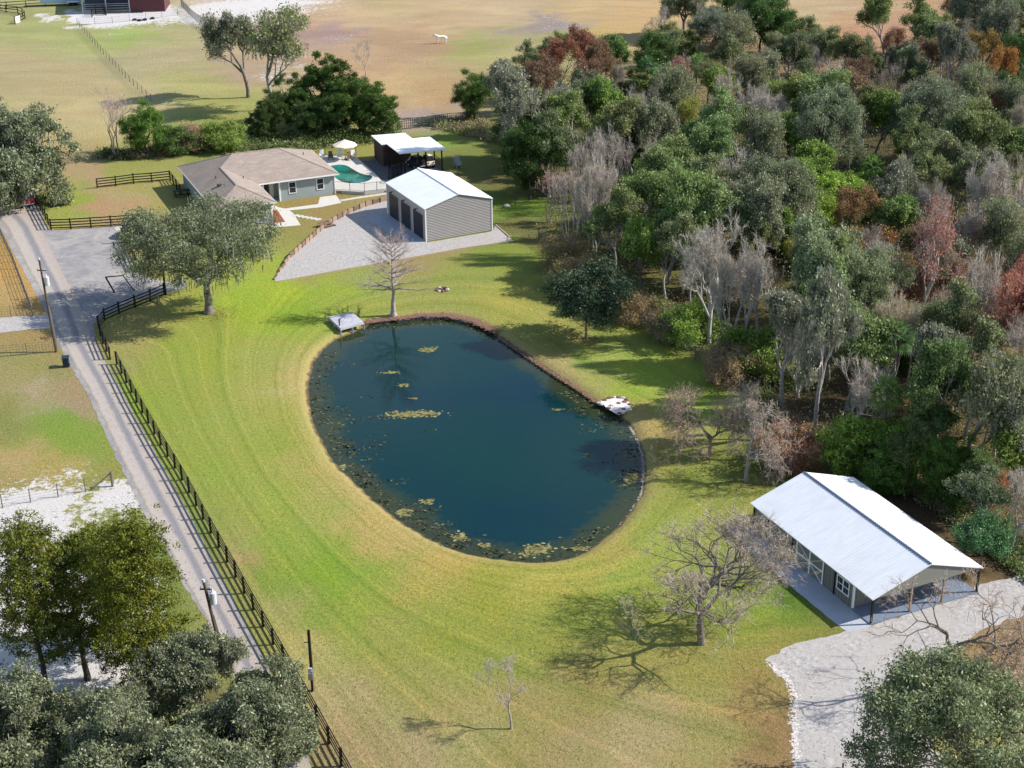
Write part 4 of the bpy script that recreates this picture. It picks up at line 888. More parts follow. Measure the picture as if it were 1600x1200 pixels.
# stone landing at the right bank
strip('stone_landing', simple('pale_stone_slab', (.60, .56, .54), .9, 0, .22, 1.5, .03), [G(*p) for p in ((940,629),(948,624),(960,622),(974,622),(984,630),(985,638),(976,646),(967,649),(956,643),(945,636))], .03, jag=.06, step=.4)
k = 0
for (u, v, s_, mt) in ((939,630,.35,'rock'),(945,625,.22,'brownrock'),(952,622,.24,'brownrock'),(960,621,.22,'rock'),(966,621,.24,'brownrock'),(973,622,.22,'rock'),(979,625,.26,'brownrock'),(984,632,.2,'brownrock'),(967,630,.2,'brownrock'),(976,628,.22,'brownrock'),(955,634,.24,'rock'),(974,639,.2,'brownrock'),(951,638,.22,'brownrock'),(968,646,.22,'brownrock'),(984,640,.22,'rock')):
    k += 1; o = rock('rock', G(u, v, .03), s_, M[mt], k); tag(o, 'brown rock on the pale stone landing at the right bank of the pond' if mt == 'brownrock' else 'pale rock on the stone landing at the right bank of the pond', 'rock', 'brown rocks of the stone landing' if mt == 'brownrock' else 'pale rocks of the stone landing')
# red-brown leaf and rock edge below the cypress
r = random.Random(4)
def scatter_mesh(name, pts, s0, s1, mat, label_kind=None, hgt=.5):
    V = []; F = []
    for i, p in enumerate(pts):
        s_ = r.uniform(s0, s1); n = len(V); a = r.uniform(0, 6)
        for k_ in range(5): V.append((p.x + s_ * cos(a + k_ * 1.257) * r.uniform(.7, 1.2), p.y + s_ * sin(a + k_ * 1.257) * r.uniform(.7, 1.2), p.z))
        V.append((p.x, p.y, p.z + s_ * hgt * r.uniform(.6, 1.3)))
        F += [(n + k_, n + (k_ + 1) % 5, n + 5) for k_ in range(5)]
    o = mesh_np(name, V, F, mat); o['kind'] = 'stuff'; return o
def bandpts(px, n, wid, z=0):
    P = even([G2(u, v) for u, v in px], .5); out = []
    for _ in range(n):
        i = r.randrange(len(P) - 1); p = P[i] + (P[i + 1] - P[i]) * r.random(); out.append(Vector((p.x + r.gauss(0, wid), p.y + r.gauss(0, wid), z)))
    return out
M['mudrock'] = simple('muddy_stone', (.27, .245, .22), .9, 0, .4, 4)
lit = leafmat('needle_litter', alb(120, 62, 45), alb(176, 96, 70), 0)
scatter_mesh('needle_litter', bandpts([(568,504),(590,500),(620,497),(660,492),(700,492),(740,500),(775,518)], 2600, .28, .0), .04, .13, M['brownrock'], hgt=.35)
scatter_mesh('stone_edging', bandpts([(985,660),(998,682),(1004,705),(1007,730),(1006,755),(1000,775),(985,800),(965,824)], 800, .10, -.36), .05, .12, M['mudrock'])
scatter_mesh('bank_stones', bandpts([(780,524),(810,545),(850,572),(900,604),(938,630)], 700, .12, -.16), .05, .13, M['brownrock'])
scatter_mesh('driveway_edge_stones', bandpts([(1200,1036),(1232,1062),(1241,1090),(1240,1130),(1243,1170),(1246,1210)], 420, .14, .01), .04, .13, M['rock'], hgt=.45)
# fire pit
fp = empty('fire_pit', G(691, 453)); tag(fp, 'small ring of stones as a fire pit on the lawn below the garage', 'fire pit')
for i in range(9):
    o = rock('stone', (0.62 * cos(i * .7), .62 * sin(i * .7), .08), .2, M['brownrock'] if i % 3 else M['rock'], 40 + i); o.parent = fp
MB().cyl((0, 0, .01), (0, 0, .05), .5, n=14).build('ash_bed', M['door'], fp); MB().bar((-.4, 0, .15), (.35, .2, .25), .12).bar((-.2, -.3, .15), (.2, .35, .22), .1).build('log', M['wood'], fp)
# swing/exercise frame behind the garage, right
sw = empty('metal_lawn_chair', G(716, 262), .4); tag(sw, 'grey metal lawn chair alone on the shaded grass right of the shed', 'chair')
MB().box(-.4, .4, -.4, .4, .45, .5).build('seat', M['steel'], sw); MB().extr([(.35, .5), (.4, .5), (.7, 1.5), (.65, 1.5)], -.4, .4, 0).build('backrest', M['steel'], sw)
for sx in (-.4, .4): MB().bar((sx, -.5, 0), (sx, .3, .9), .05).bar((sx, .5, 0), (sx, -.3, .7), .05).bar((sx, -.4, .72), (sx, .5, .85), .06).build('side_frame', M['steel'], sw)
wb = rock('boulder', G(792, 322, .1), .45, M['rock'], 77); tag(wb, 'pale boulder on the shaded lawn at the right corner of the garage', 'boulder')
for i, (u, v) in enumerate(((210,31),(218,32),(226,31),(238,29))):
    o = rock('feed_tub', G(u, v, .1), .5, M['rubber'], 60 + i); tag(o, 'low black rubber tub in the row along the sandy paddock fence', 'tub', 'black tubs along the paddock fence')

# white horse in the far pasture
def horse():
    p = G(691, 68); s = [((0,0,1.25),.30),((.45,0,1.28),.30),((.85,0,1.30),.28),((-.35,0,1.28),.30),((-.7,0,1.22),.27),((1.1,0,1.55),.2),((1.35,0,1.75),.15),((1.62,0,1.62),.12),((1.9,0,1.38),.08)]
    V = [q for q, _ in s]; R = [x for _, x in s]; E = [(0,1),(1,2),(0,3),(3,4),(2,5),(5,6),(6,7),(7,8)]
    for sy in (-.17, .17):
        for root, x0, hk in ((2, .88, (.0, -.02)), (4, -.72, (.14, -.12))):
            n = len(V); V += [(x0, sy, .95), (x0 + hk[0], sy, .62), (x0 + hk[1], sy, .36), (x0 + .02, sy, .06), (x0 + .1, sy, .03)]; R += [.14, .075, .055, .05, .06]; E += [(root, n), (n, n+1), (n+1, n+2), (n+2, n+3), (n+3, n+4)]
    n = len(V); V += [(-.95, 0, 1.2), (-1.05, 0, .75)]; R += [.06, .05]; E += [(4, n), (n, n+1)]
    n = len(V); V += [(1.36, .07, 1.93), (1.36, -.07, 1.93)]; R += [.03, .03]; E += [(6, n), (6, n+1)]
    me = bpy.data.meshes.new('body'); me.from_pydata(V, E, []); o = bpy.data.objects.new('horse', me); C.objects.link(o)
    md = o.modifiers.new('skin', 'SKIN'); sv = me.skin_vertices[0].data
    for i, x in enumerate(R): sv[i].radius = (x, x)
    sv[0].use_root = True; su = o.modifiers.new('sub', 'SUBSURF'); su.levels = 2; su.render_levels = 2
    me.materials.append(simple('white_horse_coat', (.72, .70, .66), .8)); o.location = p; o.rotation_euler.z = .2 + pi; tag(o, 'white horse standing alone in the brown far pasture', 'horse')
horse()

# ------------------------------------------------------------------ trees
def tubes(segs, n=5):
    "segments (p0, p1, r0, r1) -> tapered tubes, all at once"
    P0 = np.array([s[0] for s in segs], float); P1 = np.array([s[1] for s in segs], float); R0 = np.array([s[2] for s in segs]); R1 = np.array([s[3] for s in segs])
    d = P1 - P0; d /= np.linalg.norm(d, axis=1, keepdims=True) + 1e-9; up = np.where(np.abs(d[:, 2:3]) > .9, np.array([[1., 0, 0]]), np.array([[0, 0, 1.]]))
    a = np.cross(d, up); a /= np.linalg.norm(a, axis=1, keepdims=True) + 1e-9; b = np.cross(d, a); V = []
    for P, R in ((P0, R0), (P1, R1)):
        for k in range(n): t = 2 * pi * k / n; V.append(P + (a * cos(t) + b * sin(t)) * R[:, None])
    V = np.stack(V, 1).reshape(-1, 3); m_ = len(segs); base = np.arange(m_)[:, None] * 2 * n; F = []
    for k in range(n): F.append(np.concatenate([base + k, base + (k + 1) % n, base + n + (k + 1) % n, base + n + k], 1))
    return V, np.concatenate(F)
def leaves(cent, per, spread, size, rng, aspect=.5, flat=.0, droop=0.0, cl=None, shell=False):
    "leaf sprays: quads scattered round centres; leafv = colour value (spray + leaf)"
    n = len(cent); c = np.repeat(cent, per, 0); N = len(c); g = rng.normal(0, 1, (N, 3))
    if shell: g /= np.linalg.norm(g, axis=1, keepdims=True) + 1e-9; g *= (rng.random((N, 1)) ** .4) * 1.5
    sp = np.repeat(np.broadcast_to(spread, (n,)), per); p = c + g * sp[:, None] * np.array([1, 1, .75])
    u = rng.normal(0, 1, (N, 3)); u[:, 2] *= (1 - flat); u[:, 2] -= droop; u /= np.linalg.norm(u, axis=1, keepdims=True)
    w_ = rng.normal(0, 1, (N, 3)); w_[:, 2] *= (1 - flat); v = np.cross(u, w_); v /= np.linalg.norm(v, axis=1, keepdims=True) + 1e-9
    s = size * rng.uniform(.6, 1.4, (N, 1)); u = u * s; v = v * s * aspect
    V = np.stack([p - u, p + v * .9 - u * .1, p + u, p - v * .9 - u * .1], 1).reshape(-1, 3); F = np.arange(4 * N).reshape(-1, 4)
    if cl is None: cl = rng.random(n)
    val = np.clip(np.repeat(cl, per) * .5 + rng.random(N) ** 1.3 * .62, 0, 1)
    return V, F, val
def limb(p, q, r0, r1, rng, n=5, wob=.12, sag=0):
    p = np.array(p, float); q = np.array(q, float); L = np.linalg.norm(q - p); pts = [p]
    for i in range(1, n + 1):
        f = i / n; x = p + (q - p) * f; 
        if i < n: x = x + rng.normal(0, wob * L / n, 3)
        x[2] += sag * 4 * f * (1 - f) * L; pts.append(x)
    return [(pts[i], pts[i + 1], r0 + (r1 - r0) * i / n, r0 + (r1 - r0) * (i + 1) / n) for i in range(n)], pts
def make_proto(kind, crown_name, trunk_segs, leaf, bark, leafm, twig_segs=None, extra=None):
    return dict(kind=kind, cn=crown_name, tm=None, segs=trunk_segs)
class Proto:
    "one tree: a trunk mesh (with limbs) and crown meshes, copied with shared data"
    def __init__(s, name, trunk, bark, crowns): s.name = name; s.trunk = trunk; s.crowns = crowns; s.bark = bark; s.used = False
def segmesh(name, segs, mat, n=6):
    V, F = tubes(segs, n); return mesh_np(name, V, F, mat, smooth=True, obj=False)
def leafmesh(name, L, mat):
    V = []; F = []; A = []; k = 0
    for v, f, a in L: V.append(v); F.append(f + k); A.append(a); k += len(v)
    return mesh_np(name, np.concatenate(V), np.concatenate(F), mat, dict(leafv=('FACE', np.concatenate(A))), obj=False)
BARK = barkmat('grey_brown_bark', (.11, .09, .075), (.24, .21, .18)); PALE = barkmat('pale_grey_bark', (.20, .18, .16), (.42, .385, .35)); WHITE = barkmat('whitish_bark', (.30, .275, .25), (.56, .53, .49)); DARK = barkmat('dark_bark', (.045, .034, .028), (.12, .095, .08)); REDBARK = barkmat('reddish_bark', (.26, .21, .19), (.44, .37, .34))
LM = dict(
 oak=leafmat('live_oak_leaves', (.055, .075, .038), (.115, .150, .062), .25, cc=(.19, .205, .135)),
 olive=leafmat('laurel_oak_leaves', (.045, .058, .024), (.155, .185, .072), .35, cc=(.33, .34, .20)),
 green=leafmat('bright_leaves', (.045, .070, .020), (.155, .215, .058), .35, cc=(.30, .37, .14)),
 dark=leafmat('dark_glossy_leaves', (.014, .028, .007), (.042, .070, .016), .2, .4, cc=(.085, .13, .030)),
 magnolia=leafmat('magnolia_leaves', (.014, .030, .016), (.038, .066, .034), .1, .3, cc=(.14, .14, .08)),
 cedar=leafmat('cedar_needles', (.014, .026, .006), (.095, .112, .014), .2, cc=(.21, .185, .025)),
 moss=leafmat('spanish_moss', (.12, .12, .095), (.215, .21, .175), .3),
 oakl=leafmat('live_oak_foliage', (.050, .058, .034), (.175, .190, .110), .3, cc=(.40, .40, .32)),
 rust=leafmat('rust_leaves', (.095, .055, .032), (.18, .105, .060), .3, cc=(.25, .19, .12)),
 red=leafmat('red_leaves', (.13, .060, .045), (.26, .11, .08), .35, cc=(.32, .20, .15)),
 dry=leafmat('dry_brush_leaves', (.14, .10, .065), (.25, .19, .12), .3, cc=(.20, .20, .07)),
 palm=leafmat('palm_fronds', (.025, .050, .018), (.07, .12, .035), .2, .35, cc=(.14, .19, .07)),
 yellow=leafmat('yellow_green_leaves', (.12, .13, .03), (.22, .23, .05), .35, cc=(.30, .28, .08)),
 twig=leafmat('fine_twigs', (.10, .082, .07), (.21, .175, .15), .1), twigp=leafmat('pale_twigs', (.20, .165, .13), (.39, .34, .28), .1), twigr=leafmat('pinkish_twigs', (.27, .19, .165), (.42, .32, .28), .1))
def shape_clumps(rng, H, R, zc, zr, K, flatb=.5, rough=.22):
    "clump centres filling an uneven crown; returns centres and radii"
    out = []; tries = 0
    lob = [(rng.uniform(0, 6.28), rng.uniform(-.5, .8), rng.uniform(-rough, rough * 1.2)) for _ in range(7)]
    while len(out) < K and tries < 9000:
        tries += 1; a = rng.uniform(0, 2 * pi); zz = rng.uniform(-flatb, 1); rr = rng.random() ** .33
        k = 1 + sum(w_ * math.exp(-((math.atan2(sin(a - b), cos(a - b))) ** 2 * 1.2 + (zz - c_) ** 2 * 2)) for b, c_, w_ in lob)
        h = math.sqrt(max(0, 1 - zz * zz)); p = np.array([cos(a) * h * R * rr * k, sin(a) * h * R * rr * k, zc + zz * zr * rr * k])
        if all(np.linalg.norm((p - q) * [1, 1, 1.3]) > R * .92 / K ** .36 for q in out): out.append(p)
    return np.array(out)
LS = .62; LN = 1.7
def broad(name, seed, H=11, R=5, zc=None, zr=None, K=46, per=300, size=.16, leafkey='oak', bark=BARK, moss=0, trunk=.3, fork=.3, lean=0, spread=.75, stems=1, twigs=True, sub=3, flatb=.55, crown='crown', rough=.22):
    rng = np.random.default_rng(seed); zc = zc or H * .62; zr = zr or H * .38
    cl = shape_clumps(rng, H, R, zc, zr, K, flatb, rough); segs = []
    for st in range(stems):
        a = 2 * pi * st / stems + rng.uniform(0, 1); o = np.array([cos(a), sin(a), 0]) * (.12 if stems > 1 else 0)
        top = np.array([lean, 0, H * fork]) + o * (H * .22 if stems > 1 else 0); tr, pts = limb(o, top, trunk, trunk * .62, rng, 4, .10); segs += tr
        f0 = trunk * 1.45; segs.append((o - [0, 0, .3], o + [0, 0, .5], f0, trunk))
        mine = [c for i, c in enumerate(cl) if i % stems == st]
        main = sorted(mine, key=lambda c: -np.linalg.norm(c[:2]))[:9]
        hubs = []
        for q in main:
            s_, pts = limb(top, q, trunk * .42, trunk * .09, rng, 6, .22, sag=.05); segs += s_; hubs += pts[2:]
        H_ = np.array(hubs)
        for q in mine:
            j = np.argmin(np.linalg.norm(H_ - q, axis=1)); s_, _ = limb(H_[j], q, trunk * .12, .02, rng, 3, .2); segs += s_
    tw = []
    cr = R * spread / K ** .333 * 1.05
    if twigs:
        for q in cl:
            for _ in range(14):
                d = rng.normal(0, 1, 3); d /= np.linalg.norm(d); tw.append((q + d * .1, q + d * cr * rng.uniform(.6, 1.25), .022, .006))
    L = []
    for k_ in range(sub):
        sc = np.repeat(cl, 5, 0) + rng.normal(0, 1, (len(cl) * 5, 3)) * cr * np.array([.62, .62, .42]); cv = rng.random(len(cl)).repeat(5) * .55 + rng.random(len(sc)) * .45
        L.append(leaves(sc, max(2, int(per * LN) // (5 * sub)), cr * .36, size * LS * (1 + .25 * k_), rng, cl=cv))
    crowns = [(crown, leafmesh(crown, L, LM[leafkey]))]
    if moss:
        mc = cl[rng.permutation(len(cl))[:int(len(cl) * .8)]]; n = len(mc) * moss; c = np.repeat(mc, moss, 0) + rng.normal(0, 1, (n, 3)) * cr * np.array([.8, .8, .55]) - [0, 0, cr * .3]
        ln = rng.uniform(.25, 1.15, n); a = rng.uniform(0, 6.28, n); wd = rng.uniform(.03, .09, n); dx = np.stack([np.cos(a) * wd, np.sin(a) * wd, np.zeros(n)], 1); dn = np.stack([rng.normal(0, .08, n), rng.normal(0, .08, n), -ln], 1)
        V = np.stack([c - dx, c + dx, c + dx * .5 + dn, c - dx * .3 + dn], 1).reshape(-1, 3); crowns.append(('hanging_moss', leafmesh('hanging_moss', [(V, np.arange(4 * n).reshape(-1, 4), rng.random(n))], LM['moss'])))
    return Proto(name, segmesh('trunk', segs + tw, bark, 6), bark, crowns)
def bare(name, seed, H=10, R=None, moss=0, lspread=.3, lean=(0, 0), tw=.011, crown='leaves', kids0=None, tipd=2, minr=.012, spread=.62, depth=6, trunk=.2, bark=PALE, twig='twig', stems=1, up=.12, lead=False, leaf=None, leafn=0, first=.24, kids=(2, 3), haze=9, hz=.42, leafsize=.07, ratio=.74, thin=.62):
    rng = np.random.default_rng(seed); segs = []; tips = []
    def grow(p, d, L, r, dep):
        n = 3; pts = [p]; q = p; dd = d
        for i in range(n):
            dd = dd + rng.normal(0, .16, 3) + np.array([0, 0, up * .5]); dd /= np.linalg.norm(dd); q2 = q + dd * L / n
            segs.append((q, q2, r * (1 - .25 * i / n), r * (1 - .25 * (i + 1) / n))); q = q2; pts.append(q)
            if dep <= tipd: tips.append((q, dd))
        if dep == 0: tips.append((q, dd)); return
        for k_ in range(kids0 if kids0 and dep == depth else rng.integers(kids[0], kids[1] + 1)):
            ax = rng.normal(0, 1, 3); ax -= dd * ax.dot(dd); ax /= np.linalg.norm(ax); e = dd * (1 - spread * .5) + ax * spread * rng.uniform(.6, 1.2) + np.array([0, 0, up]); e /= np.linalg.norm(e)
            st = q if k_ < 2 or rng.random() < .4 else pts[2]
            grow(st, e, L * ratio * rng.uniform(.8, 1.15), r * thin, dep - 1)
    for s_ in range(stems):
        a = 6.28 * s_ / stems + rng.uniform(0, 1); o = np.array([cos(a), sin(a), 0]) * (.15 if stems > 1 else 0); d = np.array([cos(a) * .35, sin(a) * .35, 1]) if stems > 1 else np.array([rng.normal(0, .06) + lean[0], rng.normal(0, .06) + lean[1], 1]); d /= np.linalg.norm(d)
        segs.append((o - [0, 0, .3], o + d * .4, trunk * 1.5, trunk * 1.0)); grow(o + d * .4, d, H * first, trunk, depth)
    zmax = max(s_[1][2] for s_ in segs); k = H / zmax
    kv = np.array([k, k, k])
    if R: kx = R / np.percentile(np.hypot(*np.array([t[0][:2] for t in tips]).T), 88); kv = np.array([kx, kx, k])
    segs = [(a * kv, b * kv, r0, r1) for a, b, r0, r1 in segs]; T = np.array([t[0] for t in tips]) * kv; D = np.array([t[1] for t in tips])
    N = len(T) * haze; p = np.repeat(T, haze, 0); d = np.repeat(D, haze, 0) * .7 + rng.normal(0, .55, (N, 3)); d /= np.linalg.norm(d, axis=1, keepdims=True); ln = rng.uniform(.35, 1.0, (N, 1)) * hz * H / 10
    st = p + rng.normal(0, .05, (N, 3)); sd = np.cross(d, rng.normal(0, 1, (N, 3))); sd /= np.linalg.norm(sd, axis=1, keepdims=True); wd = tw
    V = np.stack([st - sd * wd, st + sd * wd, st + d * ln + sd * wd * .5, st + d * ln - sd * wd * .5], 1).reshape(-1, 3)
    crowns = [('twigs', leafmesh('twigs', [(V, np.arange(4 * N).reshape(-1, 4), rng.random(N))], LM[twig]))]
    if leaf:
        sel = T[rng.permutation(len(T))[:max(5, len(T) * 2 // 3)]]; hv = (sel[:, 2] - sel[:, 2].min()) / (np.ptp(sel[:, 2]) + .1); crowns.append((crown, leafmesh(crown, [leaves(sel, leafn, lspread, leafsize, rng, cl=np.clip(rng.random(len(sel)) * .8 + .1 * hv, 0, 1))], LM[leaf])))
    if moss:
        c = np.repeat(T, moss, 0); n = len(c); c = c + rng.normal(0, .2, (n, 3)); ln = rng.uniform(.15, .75, n); a = rng.uniform(0, 6.28, n); wd = rng.uniform(.02, .05, n); dx = np.stack([np.cos(a) * wd, np.sin(a) * wd, np.zeros(n)], 1); dn = np.stack([rng.normal(0, .05, n), rng.normal(0, .05, n), -ln], 1)
        V = np.stack([c - dx, c + dx, c + dx * .5 + dn, c - dx * .3 + dn], 1).reshape(-1, 3); crowns.append(('hanging_moss', leafmesh('hanging_moss', [(V, np.arange(4 * n).reshape(-1, 4), rng.random(n))], LM['moss'])))
    big = [s_ for s_ in segs if s_[2] > .05]; small = [s_ for s_ in segs if s_[2] <= .05]
    V1, F1 = tubes(big, 7); parts = [(V1, F1)]
    if small: V2, F2 = tubes([(a, b, max(r0, minr), max(r1, minr * .85)) for a, b, r0, r1 in small], 3); parts.append((V2, F2 + len(V1)))
    return Proto(name, mesh_np('trunk', np.concatenate([v for v, _ in parts]), np.concatenate([f for _, f in parts]), bark, smooth=True, obj=False), bark, crowns)
def cypress(seed=3, H=8.4):
    rng = np.random.default_rng(seed); segs = [((0, 0, -.4), (0, 0, .5), .55, .30), ((0, 0, .5), (0, 0, 1.6), .30, .22)]; q = np.array([0, 0, 1.6]); r = .22; T = []; D = []
    n = 14
    for i in range(n):
        q2 = q + np.array([rng.normal(0, .03), rng.normal(0, .03), (H - 1.9) / n]); segs.append((q, q2, r, r * .88)); r *= .88
        if q2[2] > 2.7:
            f = (q2[2] - 2.7) / (H - 2.7); Lb = 3.9 * (1 - .42 * f)
            for k_ in range(4):
                a = rng.uniform(0, 6.28); up = .02 + 1.15 * f; d = np.array([cos(a), sin(a), up]); d /= np.linalg.norm(d); L = Lb * rng.uniform(.7, 1.1); s_, pts = limb(q2, q2 + d * L, r * .5 + .02, .015, rng, 6, .12); segs += s_
                for pp in pts[1:]:
                    for _ in range(3):
                        e = d * .8 + rng.normal(0, .5, 3); e /= np.linalg.norm(e); l2 = rng.uniform(.3, .9); segs.append((pp, pp + e * l2, .014, .008)); T += [pp + e * l2, pp + e * l2 * .5]; D += [e, e]
        q = q2
    T = np.array(T); D = np.array(D); hz = 2; N = len(T) * hz; p = np.repeat(T, hz, 0); d = np.repeat(D, hz, 0) * .6 + rng.normal(0, .5, (N, 3)); d /= np.linalg.norm(d, axis=1, keepdims=True); ln = rng.uniform(.12, .4, (N, 1)); sd = np.cross(d, rng.normal(0, 1, (N, 3))); sd /= np.linalg.norm(sd, axis=1, keepdims=True)
    V = np.stack([p - sd * .008, p + sd * .008, p + d * ln + sd * .004, p + d * ln - sd * .004], 1).reshape(-1, 3)
    return Proto('bald_cypress', segmesh('trunk', segs, REDBARK, 6), REDBARK, [('twigs', leafmesh('twigs', [(V, np.arange(4 * N).reshape(-1, 4), rng.random(N))], LM['twigr']))])
def cedar(name, seed, H=12, R=3.2, K=34, per=520, fork=.9, z0=.36):
    rng = np.random.default_rng(seed); segs = [((0, 0, -.3), (0, 0, .6), .34, .24)]; q = np.array([0, 0, .6]); pts = [q]; r = .24
    for i in range(12): q2 = q + np.array([rng.normal(0, .10), rng.normal(0, .10), (H - 1) / 12]); segs.append((q, q2, r, r * .86)); r *= .86; q = q2; pts.append(q)
    cl = []
    for k_ in range(K):
        f = z0 + (1 - z0) * (k_ + .5) / K; a = k_ * 2.4 + rng.uniform(-.4, .4); rad = R * (1.15 - f) ** .55 * rng.uniform(.35, 1.1); j = pts[min(12, int(f * 12))]; q = np.array([j[0] + cos(a) * rad, j[1] + sin(a) * rad, f * H + rad * .12]); s_, _ = limb(np.array([j[0], j[1], f * H - .5]), q, .06, .015, rng, 4, .15); segs += s_; cl.append(q)
    cl = np.array(cl); cl = np.vstack([cl, [[q2[0], q2[1], H - .2]]]); cr = rng.random(len(cl)); sub = np.repeat(cl, 22, 0) + rng.normal(0, 1, (len(cl) * 22, 3)) * np.array([.55, .55, .36]); cv = rng.random(len(sub)) * .45 + np.repeat(cr, 22) * .55
    return Proto(name, segmesh('trunk', segs, DARK, 6), DARK, [('crown', leafmesh('crown', [leaves(sub, per // 22, .15, .085, rng, .5, cl=cv)], LM['cedar']))])
def palm(name, seed, H=6, key='palm', nf=34, fr=1.5):
    rng = np.random.default_rng(seed); segs = []; q = np.array([0, 0, -.2])
    for i in range(7): q2 = q + np.array([rng.normal(0, .04), rng.normal(0, .04), (H + .2) / 7]); segs.append((q, q2, .19, .17)); q = q2
    top = q; V = []; F = []; A = []
    for i in range(nf):
        a = i * 2.4; el = 1.35 - 2.0 * (i / nf) + rng.normal(0, .1); d = np.array([cos(a) * cos(el), sin(a) * cos(el), sin(el)]); st = top + d * .15; c = top + d * fr * .75; segs.append((st, c, .022, .012)); side = np.cross(d, [0, 0, 1]); side /= np.linalg.norm(side) + 1e-9; val = rng.random()
        for b in range(17):
            t = (b - 8) / 8 * 1.75; e = d * cos(t) + side * sin(t); e = e + np.array([0, 0, -.28 * abs(t) - .12]); L = fr * .72 * (1 - .22 * abs(t) / 1.75); p1 = c + e * L * .55; p2 = c + e * L + np.array([0, 0, -.16]); w_ = np.cross(e, [0, 0, 1.]); w_ = w_ / (np.linalg.norm(w_) + 1e-9) * .045; n = len(V); V += [c, p1 + w_, p2, p1 - w_]; F.append((n, n + 1, n + 2, n + 3)); A.append(np.clip(val * .6 + rng.random() * .4, 0, 1))
    return Proto(name, segmesh('trunk', segs, BARK, 7), BARK, [('fronds', leafmesh('fronds', [(np.array(V), np.array(F), np.array(A))], LM[key]))])

def plant(p, loc, s=1.0, rz=0.0, tint=None, label=None, cat='tree', group=None, sz=None, btint=None):
    e = empty(p.name, loc, rz); e.scale = (s, s, sz or s); tag(e, label, cat, group)
    t = bpy.data.objects.new('trunk', p.trunk); C.objects.link(t); t.parent = e; t.color = (*(btint or (1, 1, 1)), 1)
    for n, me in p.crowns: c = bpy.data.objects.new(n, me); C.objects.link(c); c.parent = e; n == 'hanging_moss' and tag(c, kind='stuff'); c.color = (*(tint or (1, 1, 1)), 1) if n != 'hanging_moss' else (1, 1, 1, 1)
    return e

